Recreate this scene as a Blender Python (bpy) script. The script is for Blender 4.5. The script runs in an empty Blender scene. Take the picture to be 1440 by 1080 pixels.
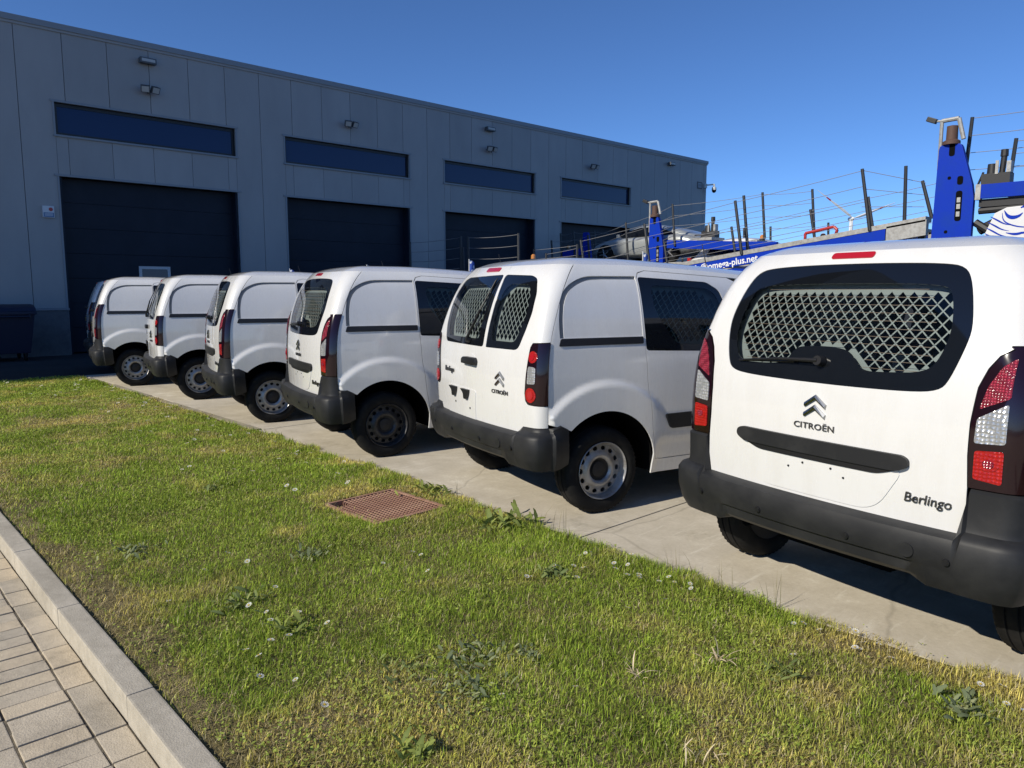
import bpy, bmesh, math, random
import numpy as np
from mathutils import Vector, Matrix
from mathutils.geometry import delaunay_2d_cdt
SC = bpy.context.scene
COL = SC.collection
R = math.radians
random.seed(7); RNG = np.random.default_rng(7)

# ------------------------------------------------------------------ camera
# lot frame: x runs along the row of vans, y is the warehouse's long direction, z up; camera over (0, 0)
CAM_H = 1.56414
YAW, PITCH = 0.82084, 0.12293
cd = bpy.data.cameras.new('camera'); cam = bpy.data.objects.new('camera', cd); COL.objects.link(cam)
cd.sensor_width = 36.0; cd.lens = 36.0 * 1053.2 / 1440.0
cd.clip_start = 0.05; cd.clip_end = 6000
cam.location = (0, 0, CAM_H)
cam.rotation_euler = (math.pi / 2 - PITCH, 0.0, YAW)
SC.camera = cam

# ------------------------------------------------------------------ sky, sun, exposure
SUN_TO = Vector((-0.205, -1.49, 1.0)).normalized()
SUN_EL = math.asin(SUN_TO.z); SUN_AZ = math.atan2(SUN_TO.x, SUN_TO.y)
w = bpy.data.worlds.new('World'); SC.world = w; w.use_nodes = True
nt = w.node_tree
for n in list(nt.nodes): nt.nodes.remove(n)
wo = nt.nodes.new('ShaderNodeOutputWorld'); bg = nt.nodes.new('ShaderNodeBackground'); sk = nt.nodes.new('ShaderNodeTexSky')
sk.sky_type = 'NISHITA'; sk.sun_disc = False; sk.sun_elevation = SUN_EL; sk.sun_rotation = SUN_AZ
sk.altitude = 100; sk.air_density = 0.65; sk.dust_density = 0.0; sk.ozone_density = 10.0
bg.inputs['Strength'].default_value = 0.117
nt.links.new(sk.outputs['Color'], bg.inputs['Color']); nt.links.new(bg.outputs['Background'], wo.inputs['Surface'])
sl = bpy.data.lights.new('sun', 'SUN'); sl.energy = 3.8; sl.angle = R(0.53); sl.color = (1.0, 0.93, 0.80)
so = bpy.data.objects.new('sun', sl); COL.objects.link(so); so.location = (-30, -40, 60)
so.rotation_euler = SUN_TO.to_track_quat('Z', 'Y').to_euler()
SC.view_settings.view_transform = 'Standard'; SC.view_settings.look = 'None'
SC.view_settings.exposure = 0.28; SC.view_settings.gamma = 1.0; SC.view_settings.use_curve_mapping = False

# ------------------------------------------------------------------ naming helpers
def tag(o, label=None, cat=None, group=None, kind=None):
    if label: o['label'] = label
    if cat: o['category'] = cat
    if group: o['group'] = group
    if kind: o['kind'] = kind
    return o
def thing(name, label, cat, loc=(0, 0, 0), rz=0.0, group=None):
    o = bpy.data.objects.new(name, None); COL.objects.link(o)
    o.empty_display_size = 0.2; o.location = loc; o.rotation_euler = (0, 0, rz)
    return tag(o, label, cat, group)
def link(name, me, mat=None, parent=None, loc=None, rot=None, scale=None):
    o = bpy.data.objects.new(name, me); COL.objects.link(o)
    if mat is not None and len(me.materials) == 0: me.materials.append(mat)
    if parent is not None: o.parent = parent
    if loc is not None: o.location = loc
    if rot is not None: o.rotation_euler = rot
    if scale is not None: o.scale = scale
    return o
def copy_tree(o, parent=None):
    c = o.copy(); COL.objects.link(c); c.parent = parent
    for ch in list(o.children): copy_tree(ch, c)
    return c

# ------------------------------------------------------------------ materials
def mat(name, col, rough=0.5, metal=0.0, coat=0.0, spec=0.5, noise=None, bump=None, emis=None):
    m = bpy.data.materials.new(name); m.use_nodes = True
    N = m.node_tree.nodes; L = m.node_tree.links; b = N['Principled BSDF']
    b.inputs['Base Color'].default_value = (*col, 1); b.inputs['Roughness'].default_value = rough
    b.inputs['Metallic'].default_value = metal; b.inputs['Coat Weight'].default_value = coat
    b.inputs['Coat Roughness'].default_value = 0.035
    b.inputs['Specular IOR Level'].default_value = spec
    tc = N.new('ShaderNodeTexCoord')
    if noise:   # (scale, colour2, amount low, high, detail)
        sc_, c2, lo, hi, det = noise
        nz = N.new('ShaderNodeTexNoise'); nz.inputs['Scale'].default_value = sc_; nz.inputs['Detail'].default_value = det
        nz.inputs['Roughness'].default_value = 0.62
        rp = N.new('ShaderNodeValToRGB'); rp.color_ramp.elements[0].position = lo; rp.color_ramp.elements[1].position = hi
        rp.color_ramp.elements[0].color = (*col, 1); rp.color_ramp.elements[1].color = (*c2, 1)
        L.new(tc.outputs['Object'], nz.inputs['Vector']); L.new(nz.outputs['Fac'], rp.inputs['Fac'])
        L.new(rp.outputs['Color'], b.inputs['Base Color'])
    if bump:    # (scale, strength, distance)
        bz = N.new('ShaderNodeTexNoise'); bz.inputs['Scale'].default_value = bump[0]; bz.inputs['Detail'].default_value = 4
        bp = N.new('ShaderNodeBump'); bp.inputs['Strength'].default_value = bump[1]; bp.inputs['Distance'].default_value = bump[2]
        L.new(tc.outputs['Object'], bz.inputs['Vector']); L.new(bz.outputs['Fac'], bp.inputs['Height']); L.new(bp.outputs['Normal'], b.inputs['Normal'])
    return m
def glass_mat(name, tint, gloss_rough=0.01, refl=1.0):
    m = bpy.data.materials.new(name); m.use_nodes = True
    N = m.node_tree.nodes; L = m.node_tree.links
    for n in list(N): N.remove(n)
    out = N.new('ShaderNodeOutputMaterial'); mx = N.new('ShaderNodeMixShader'); tr = N.new('ShaderNodeBsdfTransparent')
    gl = N.new('ShaderNodeBsdfGlossy'); fr = N.new('ShaderNodeFresnel'); fr.inputs['IOR'].default_value = 1.5
    tr.inputs['Color'].default_value = (*tint, 1); gl.inputs['Roughness'].default_value = gloss_rough
    gl.inputs['Color'].default_value = (refl, refl, refl, 1)
    L.new(fr.outputs['Fac'], mx.inputs['Fac']); L.new(tr.outputs['BSDF'], mx.inputs[1]); L.new(gl.outputs['BSDF'], mx.inputs[2])
    L.new(mx.outputs['Shader'], out.inputs['Surface'])
    return m
M = {}
def van_paint(name, col):
    # white paint with faint road dust gathering in uneven streaks
    m = mat(name, col, 0.32, 0, 1.0)
    N = m.node_tree.nodes; L = m.node_tree.links; b = N['Principled BSDF']
    tc = N.new('ShaderNodeTexCoord'); mp = N.new('ShaderNodeMapping'); mp.inputs['Scale'].default_value = (7, 7, 1.6)
    nz = N.new('ShaderNodeTexNoise'); nz.inputs['Scale'].default_value = 1.6; nz.inputs['Detail'].default_value = 8; nz.inputs['Roughness'].default_value = 0.68
    rp = N.new('ShaderNodeValToRGB'); rp.color_ramp.elements[0].position = 0.42; rp.color_ramp.elements[1].position = 0.80
    rp.color_ramp.elements[0].color = (*col, 1); rp.color_ramp.elements[1].color = (col[0] * .93, col[1] * .92, col[2] * .90, 1)
    L.new(tc.outputs['Object'], mp.inputs['Vector']); L.new(mp.outputs['Vector'], nz.inputs['Vector'])
    L.new(nz.outputs['Fac'], rp.inputs['Fac']); L.new(rp.outputs['Color'], b.inputs['Base Color'])
    r2 = N.new('ShaderNodeMapRange'); r2.inputs['From Min'].default_value = .4; r2.inputs['From Max'].default_value = .8
    r2.inputs['To Min'].default_value = .22; r2.inputs['To Max'].default_value = .42
    L.new(nz.outputs['Fac'], r2.inputs['Value']); L.new(r2.outputs['Result'], b.inputs['Roughness'])
    return m
M['paint'] = van_paint('van_white_paint', (0.745, 0.74, 0.725))
M['plastic'] = mat('dark_plastic', (0.018, 0.0185, 0.020), 0.5, spec=.3, noise=(5, (0.038, 0.038, 0.038), .45, .8, 6), bump=(260, .12, .002))
M['black'] = mat('black_trim', (0.012, 0.012, 0.014), 0.4)
M['frit'] = mat('black_glass_border', (0.006, 0.007, 0.009), 0.05, coat=0.5)
M['glass'] = glass_mat('rear_glass', (0.70, 0.74, 0.73))
M['glass_side'] = glass_mat('side_glass', (0.50, 0.57, 0.55))
M['grille'] = mat('grille_sheet', (0.40, 0.43, 0.43), 0.5)
M['liner'] = mat('cargo_liner', (0.085, 0.10, 0.10), 0.8)
M['under'] = mat('underbody', (0.008, 0.008, 0.008), 1.0, spec=0.0)
M['rubber'] = mat('tyre_rubber', (0.011, 0.011, 0.011), 0.85, spec=.2, noise=(9, (0.028, 0.026, 0.023), .5, .8, 5))
M['steel'] = mat('silver_steel_wheel', (0.40, 0.40, 0.40), 0.42, 0.55, noise=(14, (0.22, 0.19, 0.155), .42, .75, 6))
M['steel_black'] = mat('black_steel_wheel', (0.03, 0.03, 0.032), 0.4, 0.2, noise=(12, (0.10, 0.09, 0.08), .5, .8, 6))
M['hub'] = mat('wheel_hub', (0.02, 0.018, 0.017), 0.7)
M['chrome'] = mat('badge_chrome', (0.32, 0.33, 0.34), 0.22, 1.0)
M['badge_dark'] = mat('lettering_grey_metal', (0.13, 0.13, 0.135), 0.3, 0.9)
M['lens_red'] = mat('red_lens', (0.42, 0.008, 0.012), 0.12, coat=0.8)
M['lens_darkred'] = mat('smoked_red_housing', (0.011, 0.002, 0.004), 0.10, coat=0.3)
M['lens_bright'] = mat('bright_red_lens', (0.45, 0.01, 0.01), 0.15, coat=0.6)
def lens_tex(m, kind, c1, c2, scale):
    N = m.node_tree.nodes; L = m.node_tree.links; b = N['Principled BSDF']
    tc = N.new('ShaderNodeTexCoord'); v = N.new('ShaderNodeTexVoronoi'); v.inputs['Scale'].default_value = scale
    v.inputs['Randomness'].default_value = kind
    rp = N.new('ShaderNodeValToRGB'); rp.color_ramp.elements[0].position = .05; rp.color_ramp.elements[1].position = .55
    rp.color_ramp.elements[0].color = (*c1, 1); rp.color_ramp.elements[1].color = (*c2, 1)
    bp = N.new('ShaderNodeBump'); bp.inputs['Strength'].default_value = .8; bp.inputs['Distance'].default_value = .006
    L.new(tc.outputs['Object'], v.inputs['Vector']); L.new(v.outputs['Distance'], rp.inputs['Fac'])
    L.new(rp.outputs['Color'], b.inputs['Base Color']); L.new(v.outputs['Distance'], bp.inputs['Height']); L.new(bp.outputs['Normal'], b.inputs['Normal'])
M['lens_reflex'] = mat('red_reflector', (0.4, .02, .05), 0.18, coat=0.4); lens_tex(M['lens_reflex'], .15, (0.55, .05, .09), (0.16, .008, .02), 95)
lens_tex(M['lens_bright'], .25, (0.55, .016, .010), (0.36, .007, .007), 70)
M['lens_clear'] = mat('clear_lens', (0.6, .6, .6), 0.16, 0.45, coat=0.8); lens_tex(M['lens_clear'], .35, (0.85, .85, .85), (0.42, .43, .44), 62)

# ------------------------------------------------------------------ generic mesh helpers
def from_data(name, V, F, smooth=False):
    me = bpy.data.meshes.new(name); me.from_pydata([tuple(v) for v in V], [], F)
    if smooth:
        me.polygons.foreach_set('use_smooth', [True] * len(me.polygons))
    me.update(); return me
class MB:
    """collects simple solids into one mesh"""
    def __init__(s): s.V = []; s.F = []
    def add(s, V, F):
        o = len(s.V); s.V += [tuple(v) for v in V]; s.F += [tuple(i + o for i in f) for f in F]
    def box(s, x0, x1, y0, y1, z0, z1):
        s.add([(x0,y0,z0),(x1,y0,z0),(x1,y1,z0),(x0,y1,z0),(x0,y0,z1),(x1,y0,z1),(x1,y1,z1),(x0,y1,z1)],
              [(0,3,2,1),(4,5,6,7),(0,1,5,4),(1,2,6,5),(2,3,7,6),(3,0,4,7)]); return s
    def tube(s, a, b, r0, r1=None, n=8, cap=True):
        a = Vector(a); b = Vector(b); r1 = r0 if r1 is None else r1
        d = (b - a).normalized(); u = d.orthogonal().normalized(); v = d.cross(u)
        V = []
        for c, r in ((a, r0), (b, r1)):
            for i in range(n):
                t = 2 * math.pi * i / n; V.append(c + u * (r * math.cos(t)) + v * (r * math.sin(t)))
        F = [(i, (i + 1) % n, n + (i + 1) % n, n + i) for i in range(n)]
        if cap: F += [tuple(range(n - 1, -1, -1)), tuple(range(n, 2 * n))]
        s.add(V, F); return s
    def beam(s, a, b, wy, hz):
        """box section between two points, width in y, height hz (vertical)"""
        a = Vector(a); b = Vector(b); o = []
        for c in (a, b):
            for (dy, dz) in ((-wy/2, -hz/2), (wy/2, -hz/2), (wy/2, hz/2), (-wy/2, hz/2)): o.append((c.x, c.y + dy, c.z + dz))
        s.add(o, [(0,1,2,3),(7,6,5,4),(0,4,5,1),(1,5,6,2),(2,6,7,3),(3,7,4,0)]); return s
    def prism(s, pts, axis, a, b):
        """polygon extruded along axis ('x','y','z') from a to b; pts in the two other axes"""
        n = len(pts); V = []
        for t in (a, b):
            for p in pts:
                V.append({'x': (t, p[0], p[1]), 'y': (p[0], t, p[1]), 'z': (p[0], p[1], t)}[axis])
        F = [tuple(range(n)), tuple(range(2 * n - 1, n - 1, -1))] + [(i, n + i, n + (i + 1) % n, (i + 1) % n) for i in range(n)]
        s.add(V, F); return s
    def lathe(s, prof, c, axis='z', n=24):
        """profile of (radius, height) swept round an axis through c"""
        V = []; k = len(prof)
        for i in range(n):
            t = 2 * math.pi * i / n; ct, st = math.cos(t), math.sin(t)
            for r, h in prof:
                q = {'z': (r*ct, r*st, h), 'x': (h, r*ct, r*st), 'y': (r*st, h, r*ct)}[axis]
                V.append((c[0]+q[0], c[1]+q[1], c[2]+q[2]))
        F = []
        for i in range(n):
            j = (i + 1) % n
            for a in range(k - 1): F.append((i*k+a, j*k+a, j*k+a+1, i*k+a+1))
        s.add(V, F); return s
    def mesh(s, name, smooth=False, bevel=0.0, fixn=True):
        me = from_data(name, s.V, s.F)
        if fixn or bevel:
            bm = bmesh.new(); bm.from_mesh(me)
            bmesh.ops.recalc_face_normals(bm, faces=bm.faces)
            if bevel: bmesh.ops.bevel(bm, geom=list(bm.edges), offset=bevel, segments=2, affect='EDGES', profile=0.7)
            bm.to_mesh(me); bm.free()
        if smooth: shade(me)
        return me
    def build(s, name, m, parent=None, **k):
        sm = k.pop('smooth', False); bv = k.pop('bevel', 0.0)
        return link(name, s.mesh(name, sm, bv), m, parent, **k)
def shade(me, ang=35):
    bm = bmesh.new(); bm.from_mesh(me)
    for f in bm.faces: f.smooth = True
    for e in bm.edges:
        e.smooth = not (len(e.link_faces) != 2 or e.calc_face_angle(0) > R(ang))
    bm.to_mesh(me); bm.free(); return me
def chaikin(P, it=2, closed=True):
    P = [tuple(p) for p in P]
    for _ in range(it):
        Q = []; n = len(P)
        rng = range(n) if closed else range(n - 1)
        if not closed: Q.append(P[0])
        for i in rng:
            a = P[i]; b = P[(i + 1) % n]
            Q.append(tuple(.75 * u + .25 * v for u, v in zip(a, b))); Q.append(tuple(.25 * u + .75 * v for u, v in zip(a, b)))
        if not closed: Q.append(P[-1])
        P = Q
    return P
def roundpoly(P, r=0.03, n=4):
    """round every corner of a polygon with radius-like cut r"""
    out = []; k = len(P)
    for i in range(k):
        a = Vector(P[i - 1]); b = Vector(P[i]); c = Vector(P[(i + 1) % k])
        ra = min(r, (a - b).length * .45); rc = min(r, (c - b).length * .45)
        p0 = b + (a - b).normalized() * ra; p1 = b + (c - b).normalized() * rc
        for j in range(n + 1):
            t = j / n; out.append(tuple(p0 * (1-t)**2 + b * 2*t*(1-t) + p1 * t*t))
    return out
def inside(pts, poly):
    x = pts[:, 0][:, None]; y = pts[:, 1][:, None]; P = np.asarray(poly); Q = np.roll(P, -1, 0)
    c = (P[:, 1] > y) != (Q[:, 1] > y)
    with np.errstate(divide='ignore', invalid='ignore'):
        xi = (Q[:, 0] - P[:, 0]) * (y - P[:, 1]) / (Q[:, 1] - P[:, 1]) + P[:, 0]
    return (np.sum(c & (x < xi), 1) % 2) == 1
def segdist(pts, poly):
    P = np.asarray(poly); Q = np.roll(P, -1, 0); d = Q - P; L2 = np.maximum((d**2).sum(1), 1e-12)
    t = np.clip(((pts[:, None, :] - P) * d).sum(2) / L2, 0, 1)
    return np.sqrt((((pts[:, None, :] - P) - t[..., None] * d)**2).sum(2)).min(1)
def dens(P, step, closed=True):
    out = []; n = len(P)
    for i in range(n if closed else n - 1):
        a = np.array(P[i], float); b = np.array(P[(i + 1) % n], float); k = max(1, int(np.linalg.norm(b - a) / step + .5))
        for j in range(k): out.append(tuple(a + (b - a) * j / k))
    if not closed: out.append(tuple(P[-1]))
    return out
def cdt(outer, holes=(), grid=0.05):
    """triangulate a flat polygon with holes, with evenly spread inner points"""
    loops = [list(outer)] + [list(h) for h in holes]
    V = []; E = []
    for L in loops:
        o = len(V); V += L; E += [(o + i, o + (i + 1) % len(L)) for i in range(len(L))]
    A = np.array(outer); lo = A.min(0); hi = A.max(0)
    gx = np.arange(lo[0] + grid * .5, hi[0], grid); gy = np.arange(lo[1] + grid * .5, hi[1], grid * .87)
    if len(gx) and len(gy):
        G = np.array([(x + (grid * .5 if j % 2 else 0), y) for j, y in enumerate(gy) for x in gx])
        k = inside(G, outer) & (segdist(G, outer) > grid * .45)
        for h in holes: k &= ~inside(G, h) & (segdist(G, h) > grid * .45)
        V = V + [tuple(g) for g in G[k]]
    r = delaunay_2d_cdt([Vector((v[0], v[1])) for v in V], E, [], 0, 1e-6)
    VV = np.array([(v.x, v.y) for v in r[0]]); FF = np.array([tuple(f) for f in r[2] if len(f) == 3])
    C = VV[FF].mean(1); k = inside(C, outer)
    for h in holes: k &= ~inside(C, h)
    return VV, FF[k]
def plate(VV, FF, fmap, thick=0.012, flip=False):
    """bend a flat triangulation with fmap(u, v, depth) -> point; open edges get a return of the given depth"""
    V = [fmap(u, v, 0.0) for u, v in VV]; F = [tuple(int(i) for i in f) for f in FF]
    cnt = {}
    for f in F:
        for i in range(3):
            a, b = f[i], f[(i + 1) % 3]; k = (min(a, b), max(a, b)); cnt.setdefault(k, []).append((a, b))
    top = len(F)
    if thick:
        new = {}
        for k, l in cnt.items():
            if len(l) == 1:
                a, b = l[0]
                for q in (a, b):
                    if q not in new: new[q] = len(V); V.append(fmap(VV[q][0], VV[q][1], thick))
                F.append((b, a, new[a], new[b]))
    if flip: F = [tuple(reversed(f)) for f in F]
    return V, F, top
def plate_mesh(name, VV, FF, fmap, thick=0.012, flip=False):
    V, F, top = plate(VV, FF, fmap, thick, flip)
    me = from_data(name, V, F)
    me.polygons.foreach_set('use_smooth', [True] * len(me.polygons))
    bm = bmesh.new(); bm.from_mesh(me); bm.faces.ensure_lookup_table()
    for e in bm.edges:
        fs = e.link_faces
        if len(fs) == 2 and (fs[0].index < top) != (fs[1].index < top): e.smooth = False
    bm.to_mesh(me); bm.free()
    nf = getattr(fmap, 'normal', None)
    if nf is not None:
        nv = len(VV); vn = [nf(u, v) * (-1 if flip else 1) for u, v in VV]; ln = []
        for p in me.polygons:
            for vi in p.vertices:
                ln.append(tuple(vn[vi]) if p.index < top else tuple(p.normal))
        me.normals_split_custom_set(ln)
    return me
def mirror_x(me):
    m2 = me.copy(); cn = [tuple(c.vector) for c in me.corner_normals]
    for v in m2.vertices: v.co.x *= -1
    m2.flip_normals()
    if me.has_custom_normals:
        out = []
        for p in me.polygons:
            l = [cn[i] for i in p.loop_indices]; l = [l[0]] + l[:0:-1]
            out += [(-a, b, c) for a, b, c in l]
        m2.normals_split_custom_set(out)
    return m2
_fonts = {}
def text_mesh(txt, size, depth, shear=0.0, spacing=1.0, xs=1.0, bold=0.0):
    """letters lying in the xz plane, facing -y, centred on the origin"""
    c = bpy.data.curves.new('lettering', 'FONT'); c.body = txt; c.size = size; c.extrude = depth; c.align_x = 'CENTER'; c.align_y = 'CENTER'
    c.shear = shear; c.space_character = spacing; c.offset = bold; c.resolution_u = 3
    o = bpy.data.objects.new('lettering', c); COL.objects.link(o)
    dg = bpy.context.evaluated_depsgraph_get(); dg.update()
    me = bpy.data.meshes.new_from_object(o.evaluated_get(dg)); bpy.data.objects.remove(o); bpy.data.curves.remove(c)
    me.materials.clear()
    for v in me.vertices: v.co = Vector((v.co.x * xs, -v.co.z, v.co.y))
    return me

# ================================================================== panel vans
def table(pts, k=9):
    zs = np.arange(0.0, 2.4, 0.01); v = np.interp(zs, [p[0] for p in pts], [p[1] for p in pts])
    e = np.pad(v, k, mode='edge'); ker = np.ones(2 * k + 1) / (2 * k + 1); v = np.convolve(e, ker, 'same')[k:-k]
    e = np.pad(v, k, mode='edge'); v = np.convolve(e, ker, 'same')[k:-k]
    return lambda z: float(np.interp(z, zs, v))
W_ = table([(0, .83), (.30, .862), (.5, .885), (.75, .893), (1.0, .893), (1.2, .882), (1.45, .842), (1.62, .800), (1.70, .762), (1.78, .69), (1.9, .58)], 5)
YR_ = table([(0, -.55), (.5, -.592), (.75, -.602), (1.0, -.602), (1.15, -.590), (1.3, -.562), (1.5, -.50), (1.65, -.432), (1.72, -.39), (1.80, -.30), (1.95, -.10)], 5)
RC_ = table([(0, .088), (1.2, .088), (1.6, .125), (1.8, .17)], 3)
XE, CL, BOW = 0.80, 0.13, 0.058
ZTOP = 1.752
def drop(y): return .055 * max(0.0, (y - .3) / 1.05) ** 1.3
def rear_geo(z):
    wd = W_(z) - .034; rc = RC_(z); th0 = math.atan(2 * BOW / (wd - rc)); xe = wd - rc * (1 - math.sin(th0))
    yr = YR_(z); cy = yr + BOW + rc * math.cos(th0)
    return wd, rc, th0, xe, yr, cy
def smooth01(t): t = min(1.0, max(0.0, t)); return t * t * (3 - 2 * t)
def base(S, z):
    s = abs(S); wd, rc, th0, xe, yr, cy = rear_geo(z)
    if s <= XE:
        x = s / XE * xe; y = yr + BOW * (x / xe) ** 2
    elif s <= XE + CL:
        th = th0 + (math.pi / 2 - th0) * (s - XE) / CL
        x = wd - rc + rc * math.sin(th); y = cy - rc * math.cos(th)
    else:
        y = cy + s - XE - CL; x = W_(z + drop(y)) - .034 * (1 - smooth01((y - cy) / 1.1))
        # wheel arch shoulder
        for yc in (0.0, 2.73):
            d = math.hypot(y - yc, z - .315)
            if d < .72: x += .023 * smooth01((.652 - d) / .062) * (smooth01((.62 - (y - yc)) / .25) if yc == 0 else 1) * smooth01((z - .30) / .12)
        # belt crease and lower door tuck
        x += .006 * smooth01((1.10 - z) / .03) * smooth01((y - .1) / .3)
        x -= .012 * smooth01((.52 - z) / .08) * smooth01((y - .42) / .06)
        if y > 2.9: x *= 1 - .11 * ((y - 2.9) / .75) ** 2
    return Vector((math.copysign(x, S) if S else 0.0, y, z))
def surf(out=0.0):
    def f(S, z, dep):
        p = base(S, z); e = 2e-3
        n = (base(S + e, z) - base(S - e, z)).cross(base(S, z + e) - base(S, z - e)).normalized()
        return p + n * (out - dep)
    def nrm(S, z):
        e = .011
        return (base(S + e, z) - base(S - e, z)).cross(base(S, z + e) - base(S, z - e)).normalized()
    f.normal = nrm
    return f
def cv(p):
    k, a, z = p; wd, rc, th0, xe, yr, cy = rear_geo(z)
    if k == 'r': return (a * XE / xe, z)
    if k == 'c': return (XE + CL * a, z)
    return (XE + CL + a - cy, z)
def poly(pts, step=0.035):
    """tagged points -> densified outline in surface coordinates"""
    out = []; n = len(pts)
    for i in range(n):
        a = pts[i]; b = pts[(i + 1) % n]
        if a[0] == b[0] and a[0] != 'c':
            k = max(1, int(math.hypot(a[1] - b[1], a[2] - b[2]) / step + .5))
            out += [cv((a[0], a[1] + (b[1] - a[1]) * j / k, a[2] + (b[2] - a[2]) * j / k)) for j in range(k)]
        else:
            A = cv(a); B = cv(b); k = max(1, int(math.hypot(A[0] - B[0], A[1] - B[1]) / step + .5))
            out += [(A[0] + (B[0] - A[0]) * j / k, A[1] + (B[1] - A[1]) * j / k) for j in range(k)]
    return out
def rr(P): return [('r', *p) for p in P]
def ss(P): return [('s', *p) for p in P]
def panel(name, m, parent, outer, holes=(), grid=.05, out=0.0, thick=.012, both=False, raw=False):
    o = outer if raw else poly(outer); h = [(x if raw else poly(x)) for x in holes]
    VV, FF = cdt(o, h, grid)
    me = plate_mesh(name, VV, FF, surf(out), thick)
    ob = link(name, me, m, parent)
    if both:
        return ob, link(name, mirror_x(me), m, parent)
    return ob
def sym(half):
    """right half of an outline (from top centre to bottom centre) -> closed outline"""
    return [(x, z) for x, z in half] + [(-x, z) for x, z in reversed(half) if x > 1e-6]
def inset(P, d):
    """move a closed outline inwards"""
    A = np.array(P); n = len(A); ar = 0.5 * np.sum(A[:, 0] * np.roll(A[:, 1], -1) - np.roll(A[:, 0], -1) * A[:, 1]); sg = 1 if ar > 0 else -1
    out = []
    for i in range(n):
        a = A[i] - A[i - 1]; b = A[(i + 1) % n] - A[i]; a = a / (np.linalg.norm(a) + 1e-9); b = b / (np.linalg.norm(b) + 1e-9)
        t = a + b; t = t / (np.linalg.norm(t) + 1e-9); out.append(tuple(A[i] + sg * d * np.array([-t[1], t[0]])))
    return out
def lattice(name, parent, outer, holes_in, pitch, out, m, side=1):
    """sheet with diamond holes; outlines in surface coordinates"""
    A = np.array(outer); lo = A.min(0); hi = A.max(0); a, b = pitch
    V = []; F = []; f = surf(out)
    cells = [(lo[0] + i * a, lo[1] + j * b) for i in range(int((hi[0] - lo[0]) / a) + 2) for j in range(int((hi[1] - lo[1]) / b) + 2) if (i + j) % 2 == 0]
    C = np.array(cells); ok = inside(C, outer); k = .855
    hole = np.ones(len(C), bool)
    for dx, dz in ((a*.62, 0), (-a*.62, 0), (0, b*.62), (0, -b*.62)): hole &= inside(C + np.array([dx, dz]), holes_in)
    for (cx, cz), o, h in zip(cells, ok, hole):
        if not o: continue
        q = [(cx + a, cz), (cx, cz + b), (cx - a, cz), (cx, cz - b)]; n0 = len(V)
        V += [f(*p, 0) for p in q]
        if h:
            V += [f(cx + (x - cx) * k, cz + (z - cz) * k, 0) for x, z in q]
            V += [f(cx + (x - cx) * k, cz + (z - cz) * k, .004) for x, z in q]
            F += [(n0 + i, n0 + (i+1) % 4, n0 + 4 + (i+1) % 4, n0 + 4 + i) for i in range(4)]
            F += [(n0 + 4 + i, n0 + 4 + (i+1) % 4, n0 + 8 + (i+1) % 4, n0 + 8 + i) for i in range(4)]
        else: F.append((n0, n0+1, n0+2, n0+3))
    me = from_data(name, V, F); ob = link(name, me, m, parent)
    if side == 2:
        m2 = me.copy()
        for v in m2.vertices: v.co.x *= -1
        m2.flip_normals(); link(name, m2, m, parent)
    return ob

# ---- wheel meshes (axle along x, outer face towards +x)
def wheel_meshes():
    prof = [(.200, .074), (.214, .090), (.245, .097), (.275, .094), (.296, .085), (.306, .074), (.311, .050), (.3115, .032), (.304, .030), (.304, .022), (.312, .020),
            (.3125, -.020), (.304, -.022), (.304, -.030), (.3115, -.032), (.311, -.050), (.306, -.074), (.296, -.085), (.275, -.094), (.245, -.097), (.214, -.090), (.200, -.074)]
    n = 120; V = []; F = []; k = len(prof)
    for i in range(n):
        t = 2 * math.pi * i / n
        for q, (r, h) in enumerate(prof):
            if i % 2 and q in (4, 5, 6, 15, 16, 17): r -= .007
            V.append((h, r * math.cos(t), r * math.sin(t)))
    for i in range(n):
        j = (i + 1) % n
        for a in range(k - 1): F.append((i*k+a, i*k+a+1, j*k+a+1, j*k+a))
    ty = from_data('tyre', V, F); shade(ty, 40)
    rm = MB(); rm.lathe([(.199, .070), (.2035, .086), (.2065, .090), (.2035, .0935), (.198, .088), (.190, .070), (.186, .046), (.180, .030), (.178, -.06), (.20, -.075)], (0,0,0), 'x', 64)
    rim = rm.mesh('rim', True)
    circ = lambda r, n_, c=(0, 0), ry=None, rot=0: [(c[0] + r*math.cos(2*math.pi*i/n_)*math.cos(rot) - (ry or r)*math.sin(2*math.pi*i/n_)*math.sin(rot), c[1] + r*math.cos(2*math.pi*i/n_)*math.sin(rot) + (ry or r)*math.sin(2*math.pi*i/n_)*math.cos(rot)) for i in range(n_)]
    holes = [circ(.0160, 12, (.156*math.cos(2*math.pi*i/14), .156*math.sin(2*math.pi*i/14)), .0205, 2*math.pi*i/14) for i in range(14)]
    VV, FF = cdt(circ(.1815, 84), holes + [circ(.082, 40)], .016)
    pr = lambda r: float(np.interp(r, [.078, .086, .098, .114, .128, .140, .170, .182], [.030, .052, .060, .0585, .050, .040, .037, .036]))
    disc = plate_mesh('wheel_disc', VV, FF, lambda u, v, d: Vector((pr(math.hypot(u, v)) - d, u, v)), .010)
    hb = MB(); hb.lathe([(.084, .034), (.060, .026), (.056, .040), (.030, .046), (.0, .048)], (0,0,0), 'x', 32)
    hb.lathe([(.19, -.02), (.05, -.015), (.0, -.015)], (0,0,0), 'x', 32)   # brake drum behind the disc
    hb.lathe([(.203, -.077), (.10, -.080), (.0, -.080)], (0,0,0), 'x', 32)   # dark disc added in place of shade inside the wheel
    hub = hb.mesh('hub', True)
    return ty, rim, disc, hub
TYRE, RIM, DISC, HUB = wheel_meshes()
def with_mat(me, m): c = me.copy(); c.materials.clear(); c.materials.append(m); return c
RIMS = {k: (with_mat(RIM, M[k]), with_mat(DISC, M[k])) for k in ('steel', 'steel_black')}
TYRE.materials.append(M['rubber']); HUB.materials.append(M['hub'])
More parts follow.
